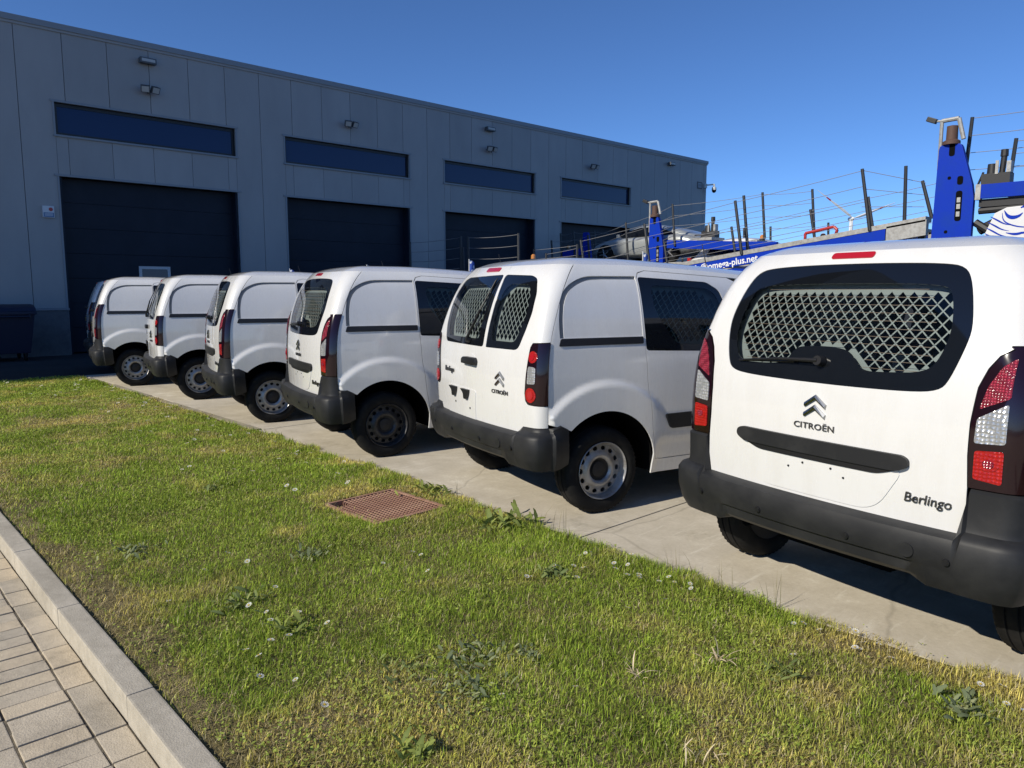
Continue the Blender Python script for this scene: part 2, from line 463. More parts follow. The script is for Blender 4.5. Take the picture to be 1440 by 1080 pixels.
def add_wheel(parent, x, y, rimk, spin=0.0, steer=0.0):
    o = link('wheel', TYRE, None, parent, (x, y, .308), (spin, 0, (math.pi if x < 0 else 0) + steer))
    link('rim', RIMS[rimk][0], None, o); link('wheel_disc', RIMS[rimk][1], None, o); link('hub', HUB, None, o)

# ---- outlines
GATE_WIN = chaikin(sym([(0, 1.692), (.20, 1.691), (.42, 1.684), (.515, 1.668), (.562, 1.60), (.606, 1.445), (.604, 1.36), (.565, 1.21), (.53, 1.165), (.42, 1.150), (.15, 1.145), (0, 1.145)]), 2)
GATE_PANE = chaikin([(0, 1.602), (.30, 1.600), (.455, 1.592), (.500, 1.565), (.535, 1.42), (.515, 1.30), (.47, 1.235), (.30, 1.222), (.205, 1.220), (.165, 1.262), (.125, 1.303), (.05, 1.315), (-.10, 1.312), (-.155, 1.298), (-.20, 1.225), (-.35, 1.212), (-.49, 1.215), (-.535, 1.30), (-.548, 1.40), (-.51, 1.55), (-.465, 1.592), (-.25, 1.600)], 2)
LIGHT_G = [('r', .672, .800), ('r', .664, .92), ('r', .663, 1.05), ('r', .674, 1.19), ('r', .698, 1.265), ('r', .728, 1.315), ('r', .764, 1.342), ('c', .10, 1.352), ('c', .90, 1.355), ('c', .90, .800)]
LIGHT_B = [('r', .735, .808), ('r', .712, .83), ('r', .703, .88), ('r', .712, .98), ('r', .725, 1.10), ('r', .735, 1.19), ('r', .750, 1.216), ('c', .90, 1.222), ('c', .90, .806)]
SEAM = .93
ARCH = [(.425 * math.cos(t), .315 + .425 * math.sin(t)) for t in np.linspace(R(-6), R(133.5), 26)]
BLANK_C = chaikin([(.02, 1.672), (-.10, 1.670), (-.20, 1.640), (-.290, 1.588), (-.338, 1.505), (-.360, 1.41), (-.366, 1.32), (-.366, 1.252)], 2, False)
BLANK = [(.318, 1.252), (.318, 1.673)] + BLANK_C
DOORWIN = roundpoly([(.340, 1.148), (1.06, 1.118), (1.135, 1.20), (1.138, 1.46), (1.09, 1.575), (.98, 1.635), (.334, 1.668)], .03)
DOORPANE = roundpoly([(.62, 1.185), (.98, 1.172), (1.085, 1.25), (1.09, 1.44), (1.05, 1.54), (.97, 1.59), (.43, 1.612), (.445, 1.42)], .06)
def build_van(kind, rimk):
    v = thing('white_van', '', 'van')
    P = M['paint']
    # --- side bodywork, both sides
    q_out = [('c', SEAM, .678), ('c', SEAM, ZTOP)] + ss([(-.2, ZTOP), (.32, ZTOP)]) + ss([(1.0, ZTOP - drop(1.0)), (1.8, ZTOP - drop(1.8)), (1.92, 1.635), (1.90, 1.605), (1.80, 1.626), (1.48, 1.655), (1.22, 1.673), (.42, 1.716), (.352, 1.700), (.322, 1.655),
            (.330, 1.2), (.345, .95), (.385, .60), (.425, .40), (.445, .350), (.50, .343), (2.20, .343), (2.20, .245), (.42, .245)]) + ss(ARCH) + ss([(-.36, .648), (-.42, .665)])
    panel('side_panel', P, v, q_out, [ss(BLANK)], .021, both=True)
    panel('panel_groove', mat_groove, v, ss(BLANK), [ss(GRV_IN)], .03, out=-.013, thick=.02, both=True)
    panel('side_blank', P, v, ss(GRV_IN), (), .04, out=-.004, thick=.014, both=True)
    panel('door_rail', M['black'], v, ss(roundpoly([(-.378, 1.198), (.316, 1.198), (.316, 1.247), (-.360, 1.249)], .012)), (), .05, out=.006, thick=.02, both=True)
    # sliding door
    d_out = ss([(.356, 1.694), (.326, 1.652), (.334, 1.2), (.349, .95), (.389, .60), (.429, .40), (.450, .355), (.505, .349), (1.40, .349), (1.43, .40), (1.43, 1.0), (1.405, 1.3), (1.37, 1.52), (1.31, 1.630), (1.22, 1.667), (.42, 1.711)])
    for d in panel('sliding_door', P, v, d_out, [ss(DOORWIN)], .04, both=True):
        sg = 1 if d.data.vertices[0].co.x > 0 else -1
        sub = []
        a = panel('window_border', M['frit'], d, ss(DOORWIN), [ss(DOORPANE)], .05, out=-.003, thick=.004)
        b = panel('window_pane', M['glass_side'], d, ss(DOORPANE), (), .06, out=-.004, thick=0)
        c = panel('side_moulding', M['plastic'], d, ss(roundpoly([(.560, .572), (1.42, .572), (1.42, .682), (.505, .682)], .025)), (), .06, out=.012, thick=.014)
        e = link('door_handle', handle_mesh(), M['plastic'], d, (.905, 1.30, .98))
        if sg < 0:
            for o in (a, b, c): o.data = mirror_x(o.data)
            e.location.x *= -1; e.rotation_euler.z = math.pi
    po_ = poly(ss(DOORPANE)); lattice('window_grille', v, inset(po_, -.05), inset(po_, .0), (.030, .034), -.055, M['grille'], 2)
    # front door, fender
    fd = ss([(1.436, .349), (2.26, .349), (2.36, .50), (2.42, .80), (2.45, 1.02), (2.47, 1.10), (1.95, 1.575), (1.90, 1.598), (1.80, 1.620), (1.48, 1.649), (1.32, 1.655), (1.376, 1.52), (1.411, 1.3), (1.436, 1.0)])
    fw = ss(roundpoly([(1.50, 1.12), (2.36, 1.10), (1.93, 1.53), (1.46, 1.59)], .05))
    for d in panel('front_door', P, v, fd, [fw], .05, both=True):
        sg = 1 if d.data.vertices[0].co.x > 0 else -1
        b = panel('window_pane', M['glass_side'], d, fw, (), .08, out=-.004, thick=0)
        c = panel('side_moulding', M['plastic'], d, ss(roundpoly([(1.45, .572), (2.33, .572), (2.36, .682), (1.45, .682)], .025)), (), .08, out=.012, thick=.014)
        mm = MB(); mm.box(.0, .06, -.03, .03, -.02, .03); mm.box(.05, .23, -.06, .05, -.02, .19)
        e = mm.build('door_mirror', M['plastic'], d, bevel=.018, smooth=True); e.location = (.885, 2.22, 1.08)
        if sg < 0:
            for o in (b, c): o.data = mirror_x(o.data)
            for vv in e.data.vertices: vv.co.x *= -1
            e.data.flip_normals(); e.location.x *= -1
    arch2 = [(2.73 + .415 * math.cos(t), .315 + .415 * math.sin(t)) for t in np.linspace(R(10), R(188), 26)]
    ff = ss([(3.42, .40), (3.42, .93), (3.05, 1.00), (2.62, 1.09), (2.476, 1.10), (2.455, 1.02), (2.425, .80), (2.365, .50), (2.266, .345)]) + ss(list(reversed(arch2)))
    panel('front_fender', P, v, ff, (), .05, both=True)
    # --- roof
    ys = list(np.linspace(-.2, 1.80, 16)); edge = []
    for S in np.linspace(-XE, XE, 22): edge.append(base(S, ZTOP))
    for f in np.linspace(.15, 1, 8): edge.append(base(XE + CL * f, ZTOP))
    for y in ys:
        if y > edge[-1].y + .05: edge.append(base(cv(('s', y, ZTOP - drop(y)))[0], ZTOP - drop(y)))
    right = [e for e in edge if e.x > .01]; half = [(e.x, e.y) for e in right]
    out = half + [(.35, 1.93), (0, 1.955), (-.35, 1.93)] + [(-x, y) for x, y in reversed(half)] + [(0, base(0, ZTOP).y)]
    VV, FF = cdt(out, (), .07)
    D = segdist(VV, out)
    hz = {}
    for (x, y), d in zip(VV, D): hz[(round(float(x), 5), round(float(y), 5))] = d
    def fr(x, y, dep):
        d = hz[(round(float(x), 5), round(float(y), 5))]; t = min(1, d / .30)
        return Vector((x, y, ZTOP - drop(y) + .058 * (1 - (1 - t) ** 2.2) - dep))
    me = plate_mesh('roof', VV, FF, fr, .012); link('roof', me, P, v)
    an = MB(); an.tube((0, 1.72, 1.78), (0, 1.66, 1.98), .005, .003); an.build('antenna', M['black'], v)
    # --- windscreen, bonnet, front
    gl = []; 
    rows = [(1.945, 1.635, .72), (2.18, 1.47, .76), (2.42, 1.29, .80), (2.64, 1.085, .825)]
    V = []; n = 13
    for (y, z, hw) in rows:
        for i in range(n):
            t = -1 + 2 * i / (n - 1); V.append((hw * t, y + .10 * (1 - t * t) , z + .03 * (1 - t * t)))
    F = [(r * n + i, r * n + i + 1, (r + 1) * n + i + 1, (r + 1) * n + i) for r in range(len(rows) - 1) for i in range(n - 1)]
    link('windscreen', from_data('windscreen', V, F, True), M['glass_side'], v)
    rows = [(2.66, 1.08, .82), (2.95, 1.04, .82), (3.25, .985, .80), (3.45, .92, .76), (3.53, .84, .72)]; V = []
    for (y, z, hw) in rows:
        for i in range(n):
            t = -1 + 2 * i / (n - 1); V.append((hw * t, y + .10 * (1 - t * t), z + .05 * (1 - t * t)))
    link('bonnet', from_data('bonnet', V, F + [(3 * n + i, 3 * n + i + 1, 4 * n + i + 1, 4 * n + i) for i in range(n - 1)], True), P, v)
    V = []; rows = [(.86, 3.50), (.72, 3.58), (.60, 3.66), (.45, 3.68), (.30, 3.62), (.24, 3.45)]
    for (z, y) in rows:
        for i in range(n + 8):
            t = -1 + 2 * i / (n + 7); V.append((.86 * math.sin(t * math.pi / 2), y - .40 * abs(t) ** 3.2, z))
    n2 = n + 8
    link('front_bumper', from_data('front_bumper', V, [(r * n2 + i, r * n2 + i + 1, (r + 1) * n2 + i + 1, (r + 1) * n2 + i) for r in range(5) for i in range(n2 - 1)], True), M['plastic'], v)
    for s_ in (-1, 1):
        hl = MB(); hl.prism([(s_*.84, 3.18), (s_*.72, 3.42), (s_*.50, 3.53), (s_*.50, 3.40), (s_*.76, 3.12)], 'z', .74, .90)
        hl.build('headlight', M['lens_clear'], v, bevel=.02, smooth=True)
    # --- underbody and wheel wells
    ub = MB(); ub.box(-.80, .80, .46, 2.26, .25, .50); ub.box(-.50, .50, -.50, .46, .385, .50); ub.box(-.50, .50, 2.26, 3.3, .25, .50)
    ub.tube((-.70, 0, .30), (.70, 0, .30), .05); ub.tube((-.45, -.50, .36), (-.45, .30, .30), .03); ub.box(-.30, .30, -.42, -.12, .30, .38)
    ub.build('underbody', M['under'], v)
    for yc in (0, 2.73):
        for s_ in (-1, 1):
            V = []; F = []; k = 20
            for x in (.50, .858):
                for i in range(k):
                    t = R(-8) + R(164) * i / (k - 1); V.append((s_ * x, yc + .432 * math.cos(t), .315 + .432 * math.sin(t)))
            F = [(i, i + 1, k + i + 1, k + i) for i in range(k - 1)] + [tuple(range(k))]
            link('wheel_well', from_data('wheel_well', V, F, True), M['under'], v)
    # --- cargo interior
    ci = MB(); x0, x1, y0, y1, z0, z1 = -.74, .74, -.30, 1.36, .79, 1.68
    def quad(a, b, c, d): ci.add([a, b, c, d], [(0, 1, 2, 3)])
    quad((x0,y0,z0),(x1,y0,z0),(x1,y1,z0),(x0,y1,z0)); quad((x0+.08,y0,z1),(x1-.08,y0,z1),(x1-.08,y1,z1),(x0+.08,y1,z1)); quad((x0,y1,z0),(x1,y1,z0),(x1-.1,y1,z1),(x0+.1,y1,z1))
    for s_ in (-1, 1):
        X = s_ * .79; Xt = s_ * .66
        quad((X,y0,z0),(X,y1,z0),(X,y1,1.10),(X,y0,1.10)); quad((X,y0,1.10),(X,.33,1.10),(Xt,.33,z1),(Xt,y0,z1)); quad((X,1.14,1.10),(X,y1,1.10),(Xt,y1,z1),(Xt,1.14,z1))
    ci.build('cargo_interior', M['liner'], v)
    # --- rear
    if kind == 'gate':
        edge_r = [('r', .652, .57), ('r', .666, .60), ('r', .666, .795)] + [('r', p[1] - .006, p[2] + .004) if p[0] == 'r' else ('c', p[1], p[2] + .006) for p in LIGHT_G[1:8]] + [('c', .90, 1.361)]
        right = edge_r + [('c', .90, ZTOP)]
        left = [(k, -a if k == 'r' else a, z) for k, a, z in right]
        def mir(P_): return [(-u, z) for u, z in P_]
        rp = poly(right + [('r', 0, ZTOP), ('r', 0, .57)]); rp = rp[:[i for i, q in enumerate(rp) if abs(q[0]) < 1e-9][0] + 1]
        outl = rp[:-1] + [(-u, z) for u, z in reversed(rp[:-1])]
        outl = outl + dens([outl[-1], outl[0]], .035, False)[1:-1]
        t = panel('tailgate', P, v, outl, [poly(rr(GATE_WIN))], .045, raw=True)
        panel('window_border', M['frit'], t, rr(GATE_WIN), [rr(GATE_PANE)], .05, out=-.003, thick=.004)
        panel('window_pane', M['glass'], t, rr(GATE_PANE), (), .06, out=-.0045, thick=0)
        g = poly(rr(GATE_PANE)); gi = inset(g, -.004)
        lattice('window_grille', t, inset(g, -.06), gi, (.0290, .0290), -.05, M['grille'])
        hl_ = MB(); fh = surf(-.0035)
        for i in range(11):
            z = 1.235 + i * .034; xx = float(np.interp(z, [1.23, 1.30, 1.40, 1.56, 1.60], [.46, .515, .53, .50, .44]))
            for x0_, x1_ in ([(-xx, -.20), (.21, xx)] if z < 1.315 else [(-xx, xx)]):
                q = np.linspace(x0_, x1_, 14); hl_.add([fh(u, z - .0011, 0) for u in q] + [fh(u, z + .0011, 0) for u in q], [(j, j + 1, 15 + j, 14 + j) for j in range(13)])
        o = hl_.build('heater_lines', mat('heater_print', (.11, .085, .06), .5) if 'heater_print' not in bpy.data.materials else bpy.data.materials['heater_print'], t); o['kind'] = 'stuff'
        # wiper
        f = surf(0); wp = MB(); pv = Vector(f(.0, 1.245, -.03)); wp.tube(f(.0, 1.245, 0), f(.0, 1.245, -.035), .026, .022, 14)
        tip = Vector(f(-.22, 1.238, -.03)); wp.tube(pv, tip, .011, .007, 8); wp.tube(tip, f(-.46, 1.218, -.016), .007, .004, 8)
        wp.tube(f(-.14, 1.232, -.014), f(-.50, 1.214, -.010), .006, .005, 6)
        wp.build('wiper', M['black'], t, smooth=True)
        # grip above number plate, plate recess
        panel('plate_recess', P, t, rr(roundpoly([(-.425, .820), (-.33, .655), (-.26, .618), (.26, .618), (.33, .655), (.425, .820)], .05)), (), .08, out=.0035, thick=.006)
        panel('boot_grip', M['plastic'], t, rr(roundpoly([(-.446, .837), (-.40, .814), (.40, .814), (.446, .837), (.446, .867), (.42, .884), (-.42, .884), (-.446, .867)], .02)), (), .04, out=.020, thick=.03)
        panel('grip_underside', M['black'], t, rr(roundpoly([(-.415, .820), (-.31, .786), (.31, .786), (.415, .820)], .03)), (), .05, out=.009, thick=.012)
        for (x, z) in ((-.13, .735), (.165, .735), (-.05, .765), (.10, .765)):
            sm = MB(); sm.tube(f(x, z, -.002), f(x, z, -.0075), .005, .005, 8); sm.build('screw_hole', M['black'], t)
        brk = roundpoly([(-.108, 1.716), (.108, 1.716), (.108, 1.744), (-.108, 1.744)], .014)
        panel('brake_light', M['lens_red'], t, rr(brk), (), .04, out=.004, thick=.02)
        emblem(t, f, 0, 1.042, 0, .943)
        b = text_mesh('Berlingo', .057, .004, .12, 1.0, 1.0, 0); link('lettering', wrap_text(b, f, .536, .712), M['badge_dark'], t)
    else:
        SP = .148
        def door(name, side):
            if side > 0:
                pts = [('r', SP + .003, .535), ('r', .655, .535), ('r', .665, .60), ('r', .675, .648), ('c', .90, .655), ('c', .90, .800), ('r', .733, .802), ('r', .706, .825), ('r', .697, .88), ('r', .706, .98), ('r', .719, 1.10), ('r', .729, 1.193), ('r', .747, 1.222), ('c', .90, 1.228), ('c', .90, ZTOP), ('r', SP + .003, ZTOP)]
                win = [(SP + .012, 1.160), (.57, 1.163), (.605, 1.185), (.645, 1.30), (.662, 1.42), (.64, 1.55), (.575, 1.652), (.50, 1.676), (SP + .012, 1.688)]
                pane = [(SP + .09, 1.215), (.54, 1.215), (.585, 1.32), (.60, 1.43), (.575, 1.54), (.52, 1.612), (.30, 1.622), (.235, 1.58), (.215, 1.42)]
            else:
                pts = [('r', SP - .003, .535), ('r', SP - .003, ZTOP), ('c', .90, ZTOP), ('c', .90, 1.228), ('r', .747, 1.222), ('r', .729, 1.193), ('r', .719, 1.10), ('r', .706, .98), ('r', .697, .88), ('r', .706, .825), ('r', .733, .802), ('c', .90, .800), ('c', .90, .655), ('r', .675, .648), ('r', .665, .60), ('r', .655, .535)]
                win = [(SP - .012, 1.160), (SP - .012, 1.688), (-.50, 1.676), (-.575, 1.652), (-.64, 1.55), (-.662, 1.42), (-.645, 1.30), (-.605, 1.185), (-.57, 1.163)]
                pane = [(SP - .10, 1.215), (SP - .10, 1.60), (-.10, 1.618), (-.52, 1.612), (-.575, 1.54), (-.60, 1.43), (-.585, 1.32), (-.54, 1.215)]
            win = roundpoly(win, .03); pane = roundpoly(pane, .04)
            if side > 0: o = poly(pts)
            else:
                # the left door wraps round the left corner: mirror the tagged corner points
                A = []
                for k_, a_, z_ in pts:
                    u = cv((k_, a_, z_)); A.append((u[0], z_) if (k_ == 'r' and abs(a_ - SP) < .01) else (-u[0], z_))
                o = dens(A, .035)
            t = panel(name, P, v, o, [poly(rr(win))], .045, raw=True)
            panel('window_border', M['frit'], t, rr(win), [rr(pane)], .05, out=-.003, thick=.004)
            panel('window_pane', M['glass'], t, rr(pane), (), .06, out=-.0045, thick=0)
            g = poly(rr(pane)); lattice('window_grille', t, inset(g, -.06), inset(g, .0), (.028, .033), -.045, M['grille'])
            return t
        tr = door('rear_door', 1); tl = door('rear_door', -1); f = surf(0)
        emblem(tr, f, .41, .952, .41, .853)
        b = text_mesh('Berlingo', .060, .003, .12, 1.0, 1.06, 0); link('lettering', wrap_text(b, f, -.47, .945), M['badge_dark'], tl)
        hd = MB(); hd.prism(roundpoly([(-.115, -.022), (.10, -.028), (.115, 0), (.09, .03), (-.08, .03), (-.115, .01)], .015), 'y', -.03, .01)
        hd.build('door_handle', M['black'], tl, bevel=.006, smooth=True, loc=f(-.04, 1.043, -.004))
        panel('handle_cup', P, tl, rr([(-.04 + .075 * math.cos(a), 1.05 + .05 * math.sin(a)) for a in np.linspace(0, 2 * math.pi, 24, endpoint=False)]), (), .04, out=-.006 + .009, thick=.004)
        panel('plate_recess', P, tl, rr(roundpoly([(-.50, .825), (-.48, .585), (.04, .585), (.05, .825)], .03)), (), .08, out=.004, thick=.006)
        for x in (-.36, -.12):
            lm = MB(); lm.prism(roundpoly([(-.07, .02), (.07, .02), (.06, -.012), (.035, -.055), (-.01, -.055), (-.02, -.012)], .01), 'y', -.022, .01)
            lm.build('plate_lamp', M['black'], tl, loc=f(x, .80, -.002))
        for (x, z) in ((-.33, .70), (-.05, .68)):
            sm = MB(); sm.tube(f(x, z, -.002), f(x, z, -.0075), .008, .008, 8); sm.build('screw_hole', M['black'], tl)
        panel('brake_light', M['lens_red'], tl, rr(roundpoly([(-.205, 1.712), (.022, 1.712), (.022, 1.742), (-.205, 1.742)], .014)), (), .04, out=.004, thick=.02)
        wp = MB(); a0 = f(-.10, 1.20, -.03); a1 = f(.03, 1.42, -.028); a2 = f(.10, 1.64, -.014)
        wp.tube(f(-.10, 1.20, .0), f(-.10, 1.20, -.035), .024, .02, 12); wp.tube(a0, a1, .012, .009); wp.tube(a1, a2, .007, .004); wp.tube(f(-.02, 1.26, -.012), f(.10, 1.66, -.010), .007, .005, 6)
        wp.build('wiper', M['black'], tl, smooth=True)
    # --- lights
    LP = LIGHT_G if kind == 'gate' else LIGHT_B
    for hs in panel('taillight', M['lens_darkred'], v, LP, (), .03, out=.006, thick=.02, both=True):
        sg = 1 if hs.data.vertices[0].co.x > 0 else -1
        if kind == 'gate':
            xl = lambda x, z: ('r', x, z)
            lens = [('reflector_lens', M['lens_reflex'], [xl(.686, 1.110), xl(.706, 1.20), xl(.742, 1.275), xl(.780, 1.312), xl(.786, 1.160)]),
                    ('reversing_lens', M['lens_clear'], [xl(.680, .978), xl(.683, 1.075), xl(.784, 1.140), xl(.787, .985)]),
                    ('brake_lens', M['lens_bright'], [xl(.685, .838), xl(.685, .950), xl(.784, .958), xl(.784, .828)])]
            lens = [(n_, m_, rr(roundpoly([(p[1], p[2]) for p in L], .012))) for n_, m_, L in lens]
        else:
            ci_ = lambda cx, cz, r: [('r', cx + r * math.cos(a), cz + r * math.sin(a)) for a in np.linspace(0, 2 * math.pi, 28, endpoint=False)]
            lens = [('indicator_lens', M['lens_bright'], ci_(.774, 1.128, .040)), ('reversing_lens', M['lens_clear'], rr(roundpoly([(.732, .945), (.738, 1.065), (.808, 1.06), (.81, .95)], .015))), ('brake_lens', M['lens_bright'], ci_(.766, .872, .050))]
        for n_, m_, L in lens:
            o = panel(n_, m_, hs, L, (), .02, out=.010, thick=.01)
            if sg < 0: o.data = mirror_x(o.data)
        if kind == 'gate':
            for cz, r, m_ in ((.905, .030, M['lens_bright']), (.905, .016, M['lens_reflex'])):
                o = panel('lens_centre', m_, hs, [('r', .735 + r * 1.25 * math.cos(a), cz + r * math.sin(a)) for a in np.linspace(0, 2 * math.pi, 24, endpoint=False)], (), .02, out=.0125 + (.004 if r < .02 else 0), thick=.006)
                if sg < 0: o.data = mirror_x(o.data)
        if kind == 'barn':
            for cz, r in ((1.128, .022), (.872, .028)):
                o = panel('lens_centre', M['lens_red'], hs, ci_(.770, cz, r), (), .02, out=.013, thick=.01)
                if sg < 0: o.data = mirror_x(o.data)
    # --- rear bumper
    up = .795 if kind == 'gate' else .650
    SE = cv(('s', -.315, .5))[0]
    A = [(-.03, .604), (.045, .602), (.070, .593), (.082, .570), (.085, .508), (.077, .472), (.058, .460), (.055, .418), (.03, .394), (-.04, .386)]
    Bc = [(-.004, up), (.012, up - .012), (.014, min(.642, up - .02)), (.020, .622), (.060, .612), (.080, .586), (.082, .495), (.072, .425), (.046, .366), (-.04, .352)]
    Cc = [(-.004, .672), (.014, .664), (.016, .650), (.018, .622), (.028, .590), (.034, .553), (.034, .48), (.030, .42), (.016, .372), (-.04, .358)]
    Dd = [(-.004, .640), (.012, .634), (.014, .618), (.014, .600), (.014, .575), (.014, .55), (.014, .50), (.014, .44), (.006, .395), (-.04, .38)]
    Bm = [(a if a < .02 else a * .42 + Cc[i][0] * .58, z) for i, (a, z) in enumerate(Bc)]
    Ab = A[:6] + [(.070, .452), (.066, .412), (.044, .368), (-.04, .354)]
    keys = [(0, A), (.50, A), (.575, Ab), (.668, Ab), (.694, Bc), (XE + CL * .45, Bc), (XE + CL * .90, Bm), (XE + CL * .95, [(a, min(z, .672 if i == 0 else .664 if i == 1 else z)) for i, (a, z) in enumerate(Bm)]), (XE + CL + .07, Cc), (SE, Dd)]
    Ss = sorted(set([k for k, _ in keys] + list(np.linspace(0, SE, 60))))
    Ss = [-s_ for s_ in reversed(Ss) if s_ > 1e-9] + Ss
    V = []; k = len(A)
    for S in Ss:
        s_ = abs(S); j = max(i for i, (q, _) in enumerate(keys) if q <= s_ + 1e-9); j2 = min(j + 1, len(keys) - 1)
        t_ = 0 if j2 == j else (s_ - keys[j][0]) / (keys[j2][0] - keys[j][0])
        for (a0, z0_), (a1, z1_) in zip(keys[j][1], keys[j2][1]):
            zz = z0_ + (z1_ - z0_) * t_; V.append(surf(a0 + (a1 - a0) * t_)(S, zz, 0))
    F = [(i * k + a, i * k + a + 1, (i + 1) * k + a + 1, (i + 1) * k + a) for i in range(len(Ss) - 1) for a in range(k - 1)]
    F = [tuple(reversed(q)) for q in F]
    bme = from_data('rear_bumper', V, F); shade(bme, 42)
    bp = link('rear_bumper', bme, M['plastic'], v)
    for x in (-.655, -.245, .235, .655):
        sn = MB(); c0 = Vector(surf(.083)(x, .505, 0)); c1 = Vector(surf(.0905)(x, .505, 0)); sn.tube(c0, c1, .0155, .0145, 18); sn.tube(c1, c1 + (c1 - c0) * .3, .010, .010, 14)
        sn.build('parking_sensor', M['black'], bp, smooth=True)
    tc_ = MB(); c0 = Vector(surf(.083)(.50, .515, 0)); c1 = Vector(surf(.0893)(.50, .515, 0)); tc_.tube(c0, c1, .030, .030, 24); tc_.build('tow_eye_cap', M['plastic'], bp, smooth=True)
    # --- wheels
    for i, (x, y) in enumerate(((.757, 0), (-.757, 0), (.757, 2.73), (-.757, 2.73))): add_wheel(v, x, y, rimk, .3 * i)
    return v
_hm = []
def handle_mesh():
    if not _hm:
        m_ = MB(); m_.box(-.01, .022, -.11, .11, -.018, .018); _hm.append(m_.mesh('door_handle', True, .008))
    return _hm[0]
def wrap_text(me, f, cx, cz, out=.0045):
    for v in me.vertices: v.co = f(cx + v.co.x, cz + v.co.z, v.co.y - out)
    return me
def emblem(parent, f, cx, cz, tx, tz):
    for dz in (.024, -.022):
        m_ = MB(); h = [(0, .026), (.058, -.016), (.054, -.036), (0, .0005)]
        P_ = h + [(-a, b) for a, b in reversed(h[1:-1])]
        n = len(P_); V = []
        for p in P_: V.append(Vector(f(cx + p[0], cz + dz + p[1], -.001)))
        for p in P_: V.append(Vector(f(cx + p[0], cz + dz + p[1], -.008)))
        rid = [Vector(f(cx + a, cz + dz + b, -.015)) for a, b in ((-.054, -.026), (0, .014), (.054, -.026))]
        V += rid; r0 = 2 * n
        # outline order: 0 top apex, 1 right upper, 2 right lower, 3 inner apex, 4 left lower, 5 left upper
        F = [(i, (i + 1) % n, n + (i + 1) % n, n + i) for i in range(n)]
        F += [(n + 0, n + 1, r0 + 2, r0 + 1), (n + 1, n + 2, r0 + 2), (n + 2, n + 3, r0 + 1, r0 + 2), (n + 3, n + 4, r0 + 0, r0 + 1), (n + 4, n + 5, r0 + 0), (n + 5, n + 0, r0 + 1, r0 + 0)]
        m_.add(V, F); m_.build('chevron_emblem', M['chrome'], parent)
    b = text_mesh('CITROËN', .0395, .003, 0, 1.06, 1.25, 0); link('lettering', wrap_text(b, f, tx, tz), M['badge_dark'], parent)
mat_groove = mat('groove_shade_grey', (0.20, 0.205, 0.21), 0.6)  # groove is white paint; its shade is put into this grey
# inner outline of the stamped groove: inset on the curved rear and top edges only
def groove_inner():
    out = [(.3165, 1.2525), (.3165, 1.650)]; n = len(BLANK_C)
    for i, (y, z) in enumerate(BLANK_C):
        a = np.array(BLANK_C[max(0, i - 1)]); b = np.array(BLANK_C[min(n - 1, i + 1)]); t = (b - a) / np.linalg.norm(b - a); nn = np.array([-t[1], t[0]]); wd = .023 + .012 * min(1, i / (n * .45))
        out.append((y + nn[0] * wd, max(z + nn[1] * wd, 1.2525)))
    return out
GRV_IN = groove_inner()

POSES = [(-1.440, 3.945, -.18, 'gate', 'steel'), (-4.169, 4.199, R(-13.8), 'barn', 'steel'), (-6.739, 4.095, R(-13.6), 'gate', 'steel_black'), (-9.26, 4.178, R(-14.7), 'gate', 'steel'),
         (-11.80, 4.25, R(-13.5), 'barn', 'steel'), (-14.15, 4.08, R(-14.5), 'gate', 'steel'), (-16.69, 4.60, R(-14.0), 'gate', 'steel')]
VLAB = ['white van with tailgate window and clean rear lettering beside the van with two rear doors',
        'white van with two rear doors and silver wheels beside the tailgate van',
        'white tailgate van on black steel wheels behind the van with two rear doors',
        'white tailgate van on silver wheels next to the van with black wheels',
        'white van with round lower rear lamp, between two tailgate vans on silver wheels',
        'white tailgate van nearest the shaded one, parked at the edge of the sunlight',
        'white van standing in the shade of the warehouse at the end of the row']
VANS = []; protos = {}
for (x, y, a, kind, rk), lab in zip(POSES, VLAB):
    if kind not in protos: o = build_van(kind, rk); protos[kind] = o
    else:
        o = copy_tree(protos[kind])
        for c in o.children:
            if c.name.split('.')[0] == 'wheel':
                c.rotation_euler.x += random.uniform(0, 3)
                for g in c.children:
                    nm = g.name.split('.')[0]
                    if nm == 'rim': g.data = RIMS[rk][0]
                    elif nm == 'wheel_disc': g.data = RIMS[rk][1]
    o.location = (x, y, 0); o.rotation_euler = (0, 0, a); tag(o, lab, 'van', 'white vans parked in a row'); VANS.append(o)

